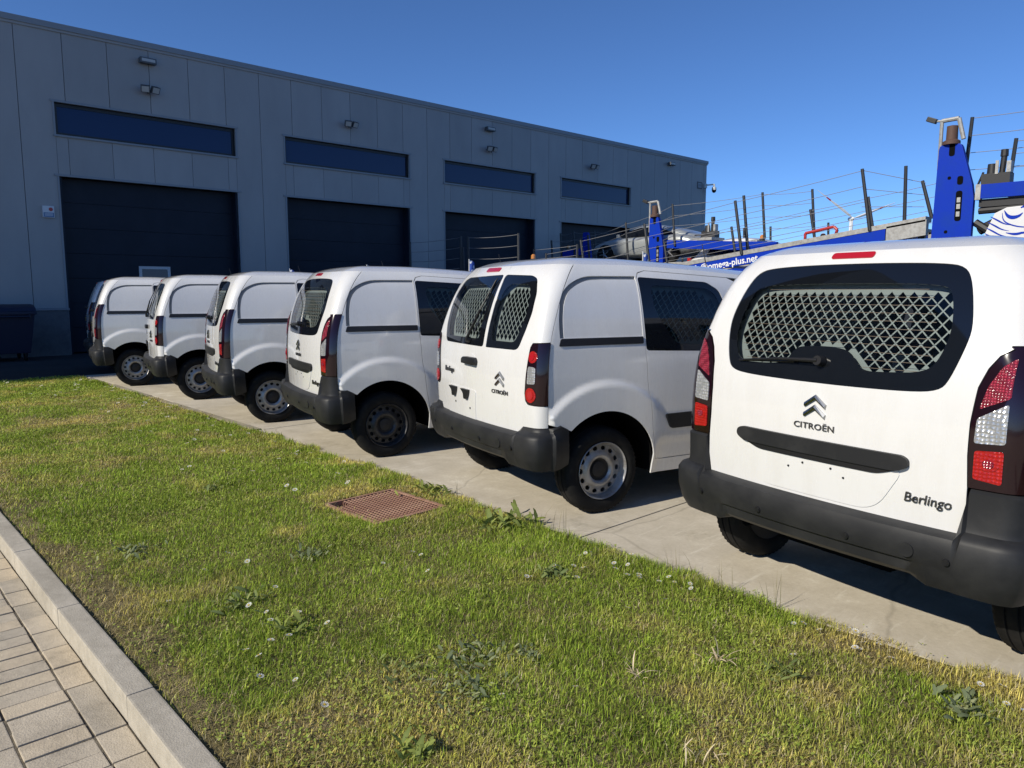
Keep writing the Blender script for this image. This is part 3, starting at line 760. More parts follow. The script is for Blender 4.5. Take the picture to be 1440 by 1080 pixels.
# ================================================================== setting: ground, slabs, kerb, paving
def ground_mat(name, stops, scales=(1.2, 9, 60), rough=.9, bump=.25, bd=.006):
    """several noise scales mixed into a colour ramp"""
    m = bpy.data.materials.new(name); m.use_nodes = True
    N = m.node_tree.nodes; L = m.node_tree.links; b = N['Principled BSDF']; b.inputs['Roughness'].default_value = rough; b.inputs['Specular IOR Level'].default_value = .25
    tc = N.new('ShaderNodeTexCoord'); prev = None
    geo = N.new('ShaderNodeNewGeometry')
    for s_, wt in zip(scales, (.5, .3, .2)):
        nz = N.new('ShaderNodeTexNoise'); nz.inputs['Scale'].default_value = s_; nz.inputs['Detail'].default_value = 7; nz.inputs['Roughness'].default_value = .65
        L.new(geo.outputs['Position'], nz.inputs['Vector'])
        mu = N.new('ShaderNodeMath'); mu.operation = 'MULTIPLY'; mu.inputs[1].default_value = wt; L.new(nz.outputs['Fac'], mu.inputs[0])
        if prev is None: prev = mu
        else:
            ad = N.new('ShaderNodeMath'); ad.operation = 'ADD'; L.new(prev.outputs[0], ad.inputs[0]); L.new(mu.outputs[0], ad.inputs[1]); prev = ad
    rp = N.new('ShaderNodeValToRGB'); el = rp.color_ramp.elements
    el[0].position = stops[0][0]; el[0].color = (*stops[0][1], 1); el[1].position = stops[-1][0]; el[1].color = (*stops[-1][1], 1)
    for p_, c_ in stops[1:-1]: e = el.new(p_); e.color = (*c_, 1)
    L.new(prev.outputs[0], rp.inputs['Fac']); L.new(rp.outputs['Color'], b.inputs['Base Color'])
    n2 = N.new('ShaderNodeTexNoise'); n2.inputs['Scale'].default_value = 140; n2.inputs['Detail'].default_value = 5; L.new(geo.outputs['Position'], n2.inputs['Vector'])
    bp = N.new('ShaderNodeBump'); bp.inputs['Strength'].default_value = bump; bp.inputs['Distance'].default_value = bd
    L.new(n2.outputs['Fac'], bp.inputs['Height']); L.new(bp.outputs['Normal'], b.inputs['Normal'])
    return m
M['concrete'] = ground_mat('slab_concrete', [(.36, (.40, .35, .265)), (.44, (.51, .455, .355)), (.51, (.57, .51, .405)), (.57, (.63, .57, .46)), (.64, (.78, .73, .62))], (.9, 5, 45))
M['edging'] = ground_mat('edging_concrete', [(.36, (.24, .21, .155)), (.6, (.40, .36, .275))], (2, 14, 80))
M['kerb'] = ground_mat('kerb_concrete', [(.36, (.33, .295, .235)), (.50, (.43, .39, .315)), (.64, (.55, .50, .41))], (2, 22, 190), bump=.4)
M['asphalt'] = ground_mat('yard_asphalt', [(.35, (.030, .030, .032)), (.65, (.065, .063, .06))], (.7, 8, 120), bump=.6)
M['earth'] = ground_mat('lawn_soil', [(.36, (.12, .10, .045)), (.50, (.19, .155, .07)), (.62, (.36, .29, .15)), (.7, (.52, .42, .24))], (1.8, 14, 90), bump=1, bd=.02)
M['joint'] = ground_mat('joint_sand', [(.36, (.07, .06, .045)), (.62, (.24, .205, .15))], (6, 40, 150), bump=.8)
def brick_mat(name, c, dv):
    m = ground_mat(name, [(.36, tuple(v * .70 for v in c)), (.50, c), (.64, tuple(v * 1.22 for v in c))], (3, 30, 220), bump=.5)
    return m
BRICK = [brick_mat('paver_%s' % n, c, 0) for n, c in (('grey', (.50, .435, .335)), ('buff', (.55, .465, .34)), ('dull', (.43, .38, .30)))]

def worn(m):
    N = m.node_tree.nodes; L = m.node_tree.links; b = N['Principled BSDF']; src = b.inputs['Base Color'].links[0].from_socket
    geo = N.new('ShaderNodeNewGeometry'); mp = N.new('ShaderNodeMapping'); mp.inputs['Scale'].default_value = (9, 1.3, 1); mp.inputs['Rotation'].default_value = (0, 0, .5)
    n1 = N.new('ShaderNodeTexNoise'); n1.inputs['Scale'].default_value = 2.2; n1.inputs['Detail'].default_value = 9; n1.inputs['Roughness'].default_value = .7
    L.new(geo.outputs['Position'], mp.inputs['Vector']); L.new(mp.outputs['Vector'], n1.inputs['Vector'])
    r1 = N.new('ShaderNodeMapRange'); r1.inputs['From Min'].default_value = .56; r1.inputs['From Max'].default_value = .70; r1.inputs['To Max'].default_value = .55; L.new(n1.outputs['Fac'], r1.inputs['Value'])
    m1 = N.new('ShaderNodeMix'); m1.data_type = 'RGBA'; m1.inputs['B'].default_value = (.78, .735, .63, 1); L.new(r1.outputs['Result'], m1.inputs['Factor']); L.new(src, m1.inputs['A'])
    n2 = N.new('ShaderNodeTexNoise'); n2.inputs['Scale'].default_value = 1.1; n2.inputs['Detail'].default_value = 10; n2.inputs['Roughness'].default_value = .75; L.new(geo.outputs['Position'], n2.inputs['Vector'])
    r2 = N.new('ShaderNodeMapRange'); r2.inputs['From Min'].default_value = .42; r2.inputs['From Max'].default_value = .30; r2.inputs['To Max'].default_value = .6; L.new(n2.outputs['Fac'], r2.inputs['Value'])
    m2 = N.new('ShaderNodeMix'); m2.data_type = 'RGBA'; m2.inputs['B'].default_value = (.22, .195, .135, 1); L.new(r2.outputs['Result'], m2.inputs['Factor']); L.new(m1.outputs['Result'], m2.inputs['A'])
    v = N.new('ShaderNodeTexVoronoi'); v.feature = 'DISTANCE_TO_EDGE'; v.inputs['Scale'].default_value = .55
    n3 = N.new('ShaderNodeTexNoise'); n3.inputs['Scale'].default_value = 3; n3.inputs['Detail'].default_value = 6; ad = N.new('ShaderNodeMix'); ad.data_type = 'VECTOR'; ad.inputs['Factor'].default_value = .12
    L.new(geo.outputs['Position'], n3.inputs['Vector']); L.new(geo.outputs['Position'], ad.inputs['A']); L.new(n3.outputs['Color'], ad.inputs['B']); L.new(ad.outputs['Result'], v.inputs['Vector'])
    r3 = N.new('ShaderNodeMapRange'); r3.inputs['From Min'].default_value = .006; r3.inputs['From Max'].default_value = .0; r3.inputs['To Max'].default_value = .28; L.new(v.outputs['Distance'], r3.inputs['Value'])
    m3 = N.new('ShaderNodeMix'); m3.data_type = 'RGBA'; m3.inputs['B'].default_value = (.12, .10, .07, 1); L.new(r3.outputs['Result'], m3.inputs['Factor']); L.new(m2.outputs['Result'], m3.inputs['A'])
    L.new(m3.outputs['Result'], b.inputs['Base Color'])
worn(M['concrete'])
def sheet(name, x0, x1, y0, y1, z, m, kind='structure'):
    o = link(name, from_data(name, [(x0,y0,z),(x1,y0,z),(x1,y1,z),(x0,y1,z)], [(0,1,2,3)]), m); return tag(o, kind=kind)
sheet('ground', -3000, 3000, -3000, 3000, -.14, ground_mat('far_fields', [(.36, (.05, .06, .025)), (.62, (.11, .10, .05))], (.01, .1, 1)))
yd = MB(); yd.box(-70, 90, 3.66, 90, -.16, -.03); yd.box(-70, -15.72, -40, 3.66, -.16, -.022); yard = yd.build('yard', M['asphalt']); tag(yard, kind='structure')
def Ex(x): return np.where(np.asarray(x) < -8.11, 3.562, 3.58 - .028 * (np.asarray(x) + 8.11))
lot = link('parking_strip', MB().box(-15.7, 26, 3.70, 9.4, -.028, -.012).mesh('parking_strip'), M['joint']); tag(lot, kind='structure')
xs = [-15.7, -13.12, -8.11, -3.10, 1.9, 6.9, 11.9, 16.9, 21.9, 26.0]; ysl = [3.668, 9.38]
for i in range(len(xs) - 1):
    a_, c_ = xs[i] + .006, xs[i + 1] - .006; m_ = MB()
    if xs[i] < -8.2: m_.box(a_, c_, ysl[0], ysl[1], -.14, .0)
    else: m_.prism([(a_, float(Ex(a_))), (c_, float(Ex(c_))), (c_, ysl[1]), (a_, ysl[1])], 'z', -.14, .0)
    link('slab', m_.mesh('slab', False, .006), M['concrete'], lot)
# paving carried on beyond the single pavers by the material
m_ = MB(); m_.box(-.468, .468, -.047, .047, -.12, .006); EDG = m_.mesh('edging_block', False, .006); EDG.materials.append(M['edging'])
for i in range(8):
    link('edging_block', EDG, None, lot, (-15.2 + i * .942, 3.612 + random.uniform(-.004, .004), random.uniform(-.006, .004)), (0, 0, random.uniform(-.004, .004)))
# kerb
KY0, KY1, RZ = .765, .866, -.092
kb = tag(link('kerb', MB().box(-22, 8, KY0 + .006, KY1 - .006, -.16, -.012).mesh('kerb'), M['joint']), kind='structure')
m_ = MB(); m_.box(-.547, .547, KY0 - .815, KY1 - .815, -.15, .0); KB = m_.mesh('kerb_stone', False, .008); KB.materials.append(M['kerb'])
for i in range(17):
    link('kerb_stone', KB, None, kb, (-4.11 + .55 + (i - 9) * 1.10, .815, .012 + random.uniform(-.003, .003)), (random.uniform(-.01, .01), 0, random.uniform(-.0025, .0025)))
# brick paved street
st = tag(link('street', MB().box(-60, 40, -30, KY0 - .001, -.165, RZ - .012).mesh('street'), ground_mat('paved_street', [(.36, (.34, .30, .22)), (.62, (.52, .46, .34))], (.6, 6, 40))), kind='structure')
link('joint_bed', MB().box(-9.0, 2.2, -1.42, KY0 - .004, RZ - .0115, RZ - .006).mesh('joint_bed'), M['joint'], st)
def paver(lx, ly, m):
    b_ = MB(); b_.box(-lx/2 + .0018, lx/2 - .0018, -ly/2 + .0018, ly/2 - .0018, -.06, 0); me = b_.mesh('paver', False, .004); me.materials.append(m); return me
PV_L = [paver(.222, .112, m) for m in BRICK]; PV_C = [paver(.112, .222, m) for m in BRICK]
def lay(x, y, kind):
    p_ = random.choices(kind, (5, 3, 2))[0]
    link('paver', p_, None, st, (x + random.uniform(-.002, .002), y + random.uniform(-.002, .002), RZ + random.uniform(-.004, .002)), (random.uniform(-.008, .008), random.uniform(-.008, .008), random.uniform(-.010, .010)))
n_lay = 0; LAID = {}
rows = [(.765 - .062, 'L'), (.765 - .235, 'C'), (.765 - .408, 'L'), (.765 - .524, 'L'), (.765 - .700, 'C'), (.765 - .87, 'L')]
for r_, (y, k_) in enumerate(rows):
    stp = .226 if k_ == 'L' else .116
    x = -7.4 + .06 * r_ if r_ < 2 else -5.6 + .05 * r_
    while x < -1.9 + .0 * r_ and n_lay < 290:
        lay(x, y, PV_L if k_ == 'L' else PV_C); n_lay += 1; x += stp; LAID[r_] = x
# the pavers past the first 290, as one mesh
fb_ = MB(); yy = .765 - .987
def lay2(x, y, lx, ly):
    z = RZ + random.uniform(-.004, .002); fb_.box(x - lx/2 + .001, x + lx/2 - .001, y - ly/2 + .001, y + ly/2 - .001, -.15, z)
for r_, (y, k_) in enumerate(rows + [(.765 - 1.045, 'C'), (.765 - 1.22, 'L'), (.765 - 1.39, 'C'), (.765 - 1.57, 'L'), (.765 - 1.74, 'C'), (.765 - 1.92, 'L'), (.765 - 2.09, 'C')]):
    stp = .226 if k_ == 'L' else .116; x = (-7.4 + .06 * r_ if r_ < 2 else -5.6 + .05 * r_)
    x1 = LAID.get(r_, None)
    if x1 is None: x = -7.6; x1 = x
    xs2 = [x1 + i * stp for i in range(int((2.0 - x1) / stp))] + ([x - (i + 1) * stp for i in range(int((x + 8.8) / stp))] if r_ in LAID else [])
    for q in xs2: lay2(q, y, .222 if k_ == 'L' else .112, .112 if k_ == 'L' else .222)
o = fb_.build('further_pavers', BRICK[0], st); o['kind'] = 'stuff'
# ================================================================== lawn
lawn_x0, lawn_x1 = -15.70, 3.0
def vnoise(x, y, s, seed):
    g = np.random.default_rng(seed).random((256, 256)); xi = x * s + 71.3; yi = y * s + 37.7
    x0 = np.floor(xi).astype(int); y0 = np.floor(yi).astype(int); fx = xi - x0; fy = yi - y0; fx = fx*fx*(3-2*fx); fy = fy*fy*(3-2*fy)
    q = lambda a, b: g[a % 256, b % 256]
    return (q(x0, y0)*(1-fx) + q(x0+1, y0)*fx)*(1-fy) + (q(x0, y0+1)*(1-fx) + q(x0+1, y0+1)*fx)*fy
GRATE = (-4.56, 2.97)   # drain grate in the lawn, kept free of grass
def hgt(x, y): return -.045 * ((np.abs(x - GRATE[0]) < .36) & (np.abs(y - GRATE[1]) < .325)) + .016 * (vnoise(x, y, 1.6, 3) - .5) + .010 * (vnoise(x, y, 6, 4) - .5) - .002
nx, ny = 420, 60
gx = np.linspace(lawn_x0, lawn_x1, nx); gy = np.linspace(KY1 + .002, 3.562, ny); GX, GY = np.meshgrid(gx, gy, indexing='ij'); GY = KY1 + .002 + (GY - KY1 - .002) / (3.562 - KY1 - .002) * (Ex(GX) + .004 - KY1 - .002)
GZ = hgt(GX, GY); V = np.stack([GX, GY, GZ], -1).reshape(-1, 3)
F = [(i*ny+j, (i+1)*ny+j, (i+1)*ny+j+1, i*ny+j+1) for i in range(nx-1) for j in range(ny-1)]
tag(link('lawn_soil', from_data('lawn_soil', V.tolist(), F, True), M['earth']), kind='structure')
def leaf_mat(name):
    m = bpy.data.materials.new(name); m.use_nodes = True; N = m.node_tree.nodes; L = m.node_tree.links
    for n in list(N): N.remove(n)
    out = N.new('ShaderNodeOutputMaterial'); at = N.new('ShaderNodeAttribute'); at.attribute_name = 'col'
    df = N.new('ShaderNodeBsdfPrincipled'); df.inputs['Roughness'].default_value = .55; df.inputs['Specular IOR Level'].default_value = .12
    tl = N.new('ShaderNodeBsdfTranslucent'); mx = N.new('ShaderNodeMixShader'); mx.inputs['Fac'].default_value = .30
    L.new(at.outputs['Color'], df.inputs['Base Color']); L.new(at.outputs['Color'], tl.inputs['Color'])
    L.new(df.outputs['BSDF'], mx.inputs[1]); L.new(tl.outputs['BSDF'], mx.inputs[2]); L.new(mx.outputs['Shader'], out.inputs['Surface'])
    return m
M['blade'] = leaf_mat('grass_blade')
def np_mesh(name, V, F3, C):
    me = bpy.data.meshes.new(name); nv = len(V); nf = len(F3)
    me.vertices.add(nv); me.vertices.foreach_set('co', V.astype(np.float32).ravel())
    me.loops.add(nf * 3); me.loops.foreach_set('vertex_index', F3.astype(np.int32).ravel())
    me.polygons.add(nf); me.polygons.foreach_set('loop_start', np.arange(0, nf * 3, 3, dtype=np.int32)); 
    me.update(calc_edges=True)
    a = me.attributes.new('col', 'FLOAT_COLOR', 'POINT'); a.data.foreach_set('color', np.concatenate([C, np.ones((nv, 1))], 1).astype(np.float32).ravel())
    return me
def in_view(x, y, margin=.08):
    fx, fy = -math.sin(YAW), math.cos(YAW); d = x * fx + y * fy; r = x * math.cos(YAW) + y * math.sin(YAW)
    return (d > .2) & (np.abs(r) < d * (0.684 + margin) + .9)
def scatter(n, x0, x1, y0, y1, soft=.0):
    x = RNG.uniform(x0, x1, n); y = RNG.uniform(y0, y1, n); k = in_view(x, y, .25)
    k &= ~((np.abs(x - GRATE[0]) < .345 + .05 * (vnoise(x, y, 9, 77) - .5)) & (np.abs(y - GRATE[1]) < .305 + .08 * (vnoise(x, y, 9, 78) - .55)) & (RNG.random(n) < .985))
    return x[k], y[k]
def dryness(x, y):
    d = .46 * vnoise(x, y, 1.1, 11) + .34 * vnoise(x, y, 3.4, 12) + .2 * vnoise(x, y, 9, 13)
    near = np.clip((x + 5.2) / 4.0, 0, 1)                    # drier, thinner turf at this end of the strip
    kerbside = np.exp(-((y - KY1) / .22) ** 2); edge = np.exp(-((Ex(x) - y) / .20) ** 2)
    return np.clip((d - .475) * 3.2 + .16 * near + .50 * kerbside + .30 * edge, 0, 1)
def blades(x, y, L, wd, lean, col, curl=.35):
    n = len(x); az = RNG.uniform(0, 2*np.pi, n); dx, dy = np.cos(az), np.sin(az); px, py = -dy, dx
    z = np.maximum(hgt(x, y), -.012) - .004
    ln = np.clip(lean + RNG.normal(0, .38, n), .02, 1.45); s1 = np.sin(ln * .55); c1 = np.cos(ln * .55); s2 = np.sin(np.minimum(ln * 1.25, 1.5)); c2 = np.cos(np.minimum(ln * 1.25, 1.5))
    h1 = L * .52; h2 = L * .48
    b = np.stack([x, y, z], 1); m1 = b + np.stack([dx*s1*h1, dy*s1*h1, c1*h1], 1); t = m1 + np.stack([dx*s2*h2, dy*s2*h2, c2*h2], 1)
    P = np.stack([px, py, np.zeros(n)], 1) * (wd / 2)[:, None]
    V = np.stack([b - P, b + P, m1 - P * .85, m1 + P * .85, t], 1).reshape(-1, 3)
    o = (np.arange(n) * 5)[:, None]
    Fc = np.concatenate([o + [0, 1, 3], o + [0, 3, 2], o + [2, 3, 4]], 1).reshape(-1, 3)
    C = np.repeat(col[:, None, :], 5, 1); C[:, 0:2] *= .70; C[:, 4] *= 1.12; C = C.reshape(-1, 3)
    return V, Fc, C
def mixc(a, b, t): return np.array(a)[None] * (1 - t[:, None]) + np.array(b)[None] * t[:, None]
parts = []
for (x0, x1, dn) in ((.3, 2.9, 9000), (-3.4, .3, 20000), (-6.2, -3.4, 15500), (-9.6, -6.2, 9500), (-15.65, -9.6, 6200)):
    x, y = scatter(int(dn * (x1 - x0) * 2.78), x0, x1, KY1 + .004, 3.70)
    dist = np.hypot(x, y); dr = dryness(x, y)
    bare = (vnoise(x, y, 2.6, 21) * .6 + vnoise(x, y, 8, 22) * .4)
    keep = RNG.random(len(x)) < np.clip(1.15 - 1.0 * np.clip((dr - .55) * 2, 0, 1) * np.clip((bare - .35) * 3, 0, 1), .22, 1)
    edge_keep = (y < Ex(x) - .085 + .26 * (.55 * vnoise(x, y * 0, 2.3, 23) + .45 * vnoise(x, y * 0, 9, 24)) * np.where(x > -8, 1.0, .55))
    keep &= edge_keep & ~((y < KY1 + .30 * vnoise(x, y * 0, 3.2, 61) ** 1.6 + .05 * vnoise(x, y, 14, 62)) & (RNG.random(len(x)) < .78))
    x, y, dr, dist = x[keep], y[keep], dr[keep], dist[keep]; n = len(x)
    tall = vnoise(x, y, 4.5, 31)
    L = (.016 + .026 * RNG.random(n) ** 1.4) * (.85 + .8 * tall) * (1 - .20 * dr) * (1 + .35 * np.exp(-((Ex(x) - .06 - y) / .15) ** 2))
    wd = (.0017 + .0019 * RNG.random(n)) * np.maximum(1, dist / 4.2) ** .85
    t = np.clip(dr + RNG.normal(0, .16, n), 0, 1)
    g1 = mixc((.40, .52, .060), (.21, .33, .040), RNG.random(n)); g2 = mixc((.72, .63, .14), (.80, .64, .23), RNG.random(n))
    col = g1 * (1 - t[:, None]) + g2 * t[:, None]; col *= ((.40 + 1.0 * RNG.random(n) ** 1.3) * (.84 + .66 * (.5 * vnoise(x, y, 2.1, 51) + .5 * vnoise(x, y, 7, 52))))[:, None]
    straw = RNG.random(n) < .05 + .10 * dr; col[straw] = mixc((.62, .55, .30), (.80, .70, .44), RNG.random(straw.sum()))
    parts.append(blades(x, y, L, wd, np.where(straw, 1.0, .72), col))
# flattened thatch
x, y = scatter(230000, -12, 2.9, KY1 + .004, 3.72); dr = dryness(x, y); k = (RNG.random(len(x)) < .20 + .6 * dr) & (y < Ex(x) - .04 + .22 * (.5 * vnoise(x, y * 0, 2.3, 23) + .5 * vnoise(x, y * 0, 9, 24))); x, y, dr = x[k], y[k], dr[k]; n = len(x)
col = mixc((.38, .32, .13), (.66, .55, .30), RNG.random(n))
parts.append(blades(x, y, .02 + .035 * RNG.random(n), (.0016 + .0018 * RNG.random(n)) * np.maximum(1, np.hypot(x, y) / 4.5), np.full(n, 1.28), col))
# small round leaves of clover and daisy low in the sward
x, y = scatter(240000, -15.5, 2.9, KY1 + .04, 3.50); k = RNG.random(len(x)) < np.clip((vnoise(x, y, 1.9, 41) * .6 + vnoise(x, y, 5, 42) * .4 - .50) * 3.2, .02, .60); x, y = x[k], y[k]; n = len(x)
s_ = (.0032 + .0040 * RNG.random(n)) * np.maximum(1, np.hypot(x, y) / 5) ** .7
nrm = np.stack([RNG.normal(0, .42, n), RNG.normal(0, .42, n), np.ones(n)], 1); nrm /= np.linalg.norm(nrm, axis=1)[:, None]
az = RNG.uniform(0, 6.28, n); u = np.stack([np.cos(az), np.sin(az), np.zeros(n)], 1); u -= nrm * (u * nrm).sum(1)[:, None]; u /= np.linalg.norm(u, axis=1)[:, None]; vv_ = np.cross(nrm, u)
c0 = np.stack([x, y, hgt(x, y) + .006 + .020 * RNG.random(n)], 1)
Vq = np.stack([c0 - u * s_[:, None] * 1.4, c0 - vv_ * s_[:, None] * .8, c0 + u * s_[:, None] * 1.3, c0 + vv_ * s_[:, None] * .8], 1).reshape(-1, 3)
o = (np.arange(n) * 4)[:, None]; Fq = np.concatenate([o + [0, 1, 2], o + [0, 2, 3]], 1).reshape(-1, 3)
col = mixc((.30, .38, .065), (.47, .54, .12), RNG.random(n)); parts.append((Vq, Fq, np.repeat(col, 4, 0)))
off = 0; VV_, FF_, CC_ = [], [], []
for a, b, c in parts: VV_.append(a); FF_.append(b + off); CC_.append(c); off += len(a)
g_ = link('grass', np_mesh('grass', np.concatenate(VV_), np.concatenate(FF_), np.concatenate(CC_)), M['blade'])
tag(g_, 'short sunlit grass of the lawn strip with dry straw patches', None, None, 'stuff')

# ---- weeds: rosettes whose leaves are single parts
def mk_leaf(name, L, wd, c, lobes=0, tilt=.5):
    n = 7; V = []; C = []
    for i in range(n):
        t = i / (n - 1); w_ = wd * (math.sin(math.pi * min(1, t * .92 + .06)) ** .8) * (1 + (.35 if lobes and i % 2 else 0)) * (.25 if i == 0 else 1)
        a = tilt * (1 - t * 1.1); xx = L * t * math.cos(a * .8); zz = L * (t * math.sin(tilt) - .55 * t * t * math.sin(tilt) * 1.3)
        for s2, dz in ((-1, .012), (0, 0), (1, .012)): V.append((xx, s2 * w_ / 2, zz + dz * abs(s2) * w_ * 20 * .05 + .004)); C.append(tuple(q * (1.18 if s2 == 0 else 1) for q in c))
    V[-3:] = [V[-2]] * 3
    F = []
    for i in range(n - 1):
        for j in range(2): a = i*3+j; F += [(a, a+1, a+4), (a, a+4, a+3)]
    return np_mesh(name, np.array(V), np.array(F), np.array(C))
DOCK = [mk_leaf('leaf', .11 * s2, .024 * s2, c, 1, .75) for s2, c in ((1, (.115, .135, .035)), (.8, (.14, .16, .04)), (1.2, (.085, .105, .03)))]
PLAN = [mk_leaf('leaf', .065 * s2, .019 * s2, c, 0, .45) for s2, c in ((1, (.10, .12, .04)), (.8, (.125, .14, .05)), (1.15, (.075, .095, .035)))]
DRY = [mk_leaf('leaf', .11 * s2, .007, c, 0, .7) for s2, c in ((1, (.36, .30, .20)), (.7, (.28, .22, .14)))]
GREY = [mk_leaf('leaf', .050 * s2, .013 * s2, c, 1, .5) for s2, c in ((1, (.115, .13, .065)), (.8, (.145, .155, .08)), (1.2, (.08, .095, .05)))]
for L_ in (DOCK, PLAN, DRY, GREY):
    for m_ in L_:
        cc_ = np.zeros(len(m_.vertices) * 4, np.float32); m_.attributes['col'].data.foreach_get('color', cc_); m_.attributes['col'].data.foreach_set('color', cc_ * 2.3)
        m_.materials.append(M['blade']); m_.polygons.foreach_set('use_smooth', [True] * len(m_.polygons))
def weed(px, py, kind, n, spread, label, group=None, scale=1.0, clump=1):
    r = thing('weed_plant', label, 'weed', (px, py, float(hgt(np.array([px]), np.array([py]))[0]) - .004), random.uniform(0, 6), group)
    for i in range(n):
        cx, cy = (random.gauss(0, spread * .75), random.gauss(0, spread * .75)) if clump > 1 else (0, 0)
        s2 = scale * random.uniform(.55, 1.15)
        link('leaf', random.choice(kind), None, r, (cx, cy, random.uniform(.004, .022)), (random.uniform(-.5, .5), random.uniform(-.75, .10), i * 2.4 + random.uniform(-.5, .5)), (s2, s2, s2))
weed(-4.60, 3.42, DOCK, 44, .12, 'leafy dock plant with broad leaves against the far corner of the rusty grate', None, 1.0, 2)
weed(-3.60, 3.27, DOCK, 62, .11, 'bushy broad-leaved weed at the slab edge by the silver-wheeled two-door van', None, 1.0, 2)
weed(-2.15, 1.78, GREY, 95, .11, 'largest clump of grey-green low weeds in the dry lawn', None, .9, 2)
weed(-2.36, 1.98, GREY, 68, .09, 'grey-green weed clump just beyond the largest clump', None, .85, 2)
weed(-2.45, 1.66, PLAN, 44, .08, 'plantain rosettes on the kerb side of the largest weed clump', None, .85, 2)
weed(-2.19, 2.14, GREY, 51, .06, 'small dark grey-green weed between the clumps and the slabs', None, .75, 2)
weed(-1.75, 2.34, DRY, 14, .03, 'withered tan weed with splayed stalks in the dry turf', None, .85, 2)
weed(-1.60, 2.68, DRY, 16, .03, 'withered pale rosette of stiff stalks near the slab edge daisies', None, .9, 2)
weed(-1.36, 2.80, PLAN, 44, .05, 'dark green rosette beside the withered pale rosette', None, .75, 2)
weed(-0.78, 3.04, GREY, 62, .06, 'blue-green thistle-like rosette by the slabs behind the tailgate van', None, 1.1, 2)
weed(-3.55, 1.46, PLAN, 51, .09, 'upright plantain tuft beside the kerb stones', None, 1.1, 2)
weed(-3.15, 1.50, DOCK, 22, .05, 'thin long-leaved weed between the kerb tuft and the clumps', None, .8, 2)
weed(-3.95, 2.02, GREY, 68, .08, 'silvery weed patch on the kerb side of the rusty grate', None, .9, 2)
weed(-1.28, 2.05, DRY, 12, .05, 'low withered tuft in the driest turf', None, .8, 2)
weed(-2.75, 2.85, PLAN, 40, .06, 'flat plantain weed near the daisies at the slab edge', None, .9, 2)
weed(-5.9, 2.2, PLAN, 40, .07, 'plantain weed in the greener lawn beyond the grate', None, 1.0, 2)
weed(-1.95, 1.38, DOCK, 25, .04, 'spiky fresh green weed close to the kerb in dry turf', None, .7, 2)
weed(-4.75, 1.30, GREY, 57, .10, 'grey weed patch by the kerb in greener turf', None, .9, 2)
for i, (px, py, n) in enumerate(((-3.42, 3.42, 9), (-3.22, 3.42, 7), (-2.30, 3.40, 9), (-2.05, 3.39, 7), (-4.30, 3.46, 5), (-1.70, 3.37, 8))):
    r = thing('tall_grass_tuft', 'thin seeding grass stalks standing at the slab edge', 'grass tuft', (px, py, -.01), 0, 'seeding grass stalks along the slab edge')
    x = np.full(n, 0.0) + RNG.normal(0, .05, n); y = RNG.normal(0, .03, n)
    V_, F_, C_ = blades(x * 0, y * 0, .10 + .14 * RNG.random(n), np.full(n, .0028), np.full(n, .25), mixc((.20, .19, .085), (.33, .28, .15), RNG.random(n)))
    V_ = V_.reshape(n, 5, 3); V_[:, :, 0] += x[:, None]; V_[:, :, 1] += y[:, None]; V_[:, :, 2] -= V_[:, 0, 2].min()
    link('stalks', np_mesh('stalks', V_.reshape(-1, 3), F_, C_), M['blade'], r)
# ---- daisies
def daisy_mesh(h):
    V = []; F = []; C = []
    def add(v, f, c): o = len(V); V.extend(v); F.extend([[i + o for i in q] for q in f]); C.extend([c] * len(v))
    add([(-.0009, 0, 0), (.0009, 0, 0), (0, .0009, 0), (0, 0, h)], [(0, 1, 3), (1, 2, 3), (2, 0, 3)], (.10, .15, .04))
    n = 11
    for i in range(n):
        a = 2 * math.pi * i / n; b = a + .19; c_ = a - .19
        add([(.002*math.cos(a), .002*math.sin(a), h), (.0095*math.cos(c_), .0095*math.sin(c_), h+.0018), (.0112*math.cos(a), .0112*math.sin(a), h+.0022), (.0095*math.cos(b), .0095*math.sin(b), h+.0018)], [(0, 1, 2), (0, 2, 3)], (.80, .80, .77))
    add([(.0034*math.cos(i*1.047), .0034*math.sin(i*1.047), h+.0022) for i in range(6)] + [(0, 0, h+.0045)], [(i, (i+1) % 6, 6) for i in range(6)], (.62, .42, .04))
    C = [tuple(min(.95, q * 1.2) for q in c) for c in C]; me = np_mesh('daisy', np.array(V), np.array(F), np.array(C)); me.materials.append(M['blade']); return me
DAISY = [daisy_mesh(h) for h in (.022, .032, .04)]
def daisy(x, y, s2=1.0, cluster=''):
    s2 *= 1.18; o = link('daisy', random.choice(DAISY), None, None, (x, y, float(hgt(np.array([x]), np.array([y]))[0]) - .002), (random.uniform(-.4, .4), random.uniform(-.4, .4), random.uniform(0, 6)), (s2, s2, s2))
    tag(o, {'slab': 'small white daisy in the flowering patch along the slab edge', 'kerb': 'small white daisy in the patch of turf near the kerb', 'far': 'small white daisy in the green lawn beyond the rusty grate'}.get(cluster, 'small white daisy standing alone in the dry turf'), 'daisy', {'slab': 'daisies along the slab edge', 'kerb': 'daisies near the kerb', 'far': 'daisies beyond the grate'}.get(cluster, 'scattered daisies in the dry turf'))
for cx, cy, sx, sy, n in ((-2.45, 3.20, .22, .10, 15), (-1.32, 3.28, .16, .05, 13), (-.62, 3.25, .12, .08, 7), (-2.85, 3.0, .25, .15, 6)):
    for _ in range(n): daisy(random.gauss(cx, sx), min(float(Ex(cx)) - .04, random.gauss(cy, sy)), random.uniform(1.0, 1.35), 'slab')
for cx, cy, sx, sy, n in ((-3.05, 1.48, .25, .10, 6), (-2.75, 1.25, .18, .07, 6), (-4.4, 1.5, .5, .3, 6)):
    for _ in range(n): daisy(random.gauss(cx, sx), max(.95, random.gauss(cy, sy)), random.uniform(1.0, 1.35), 'kerb')
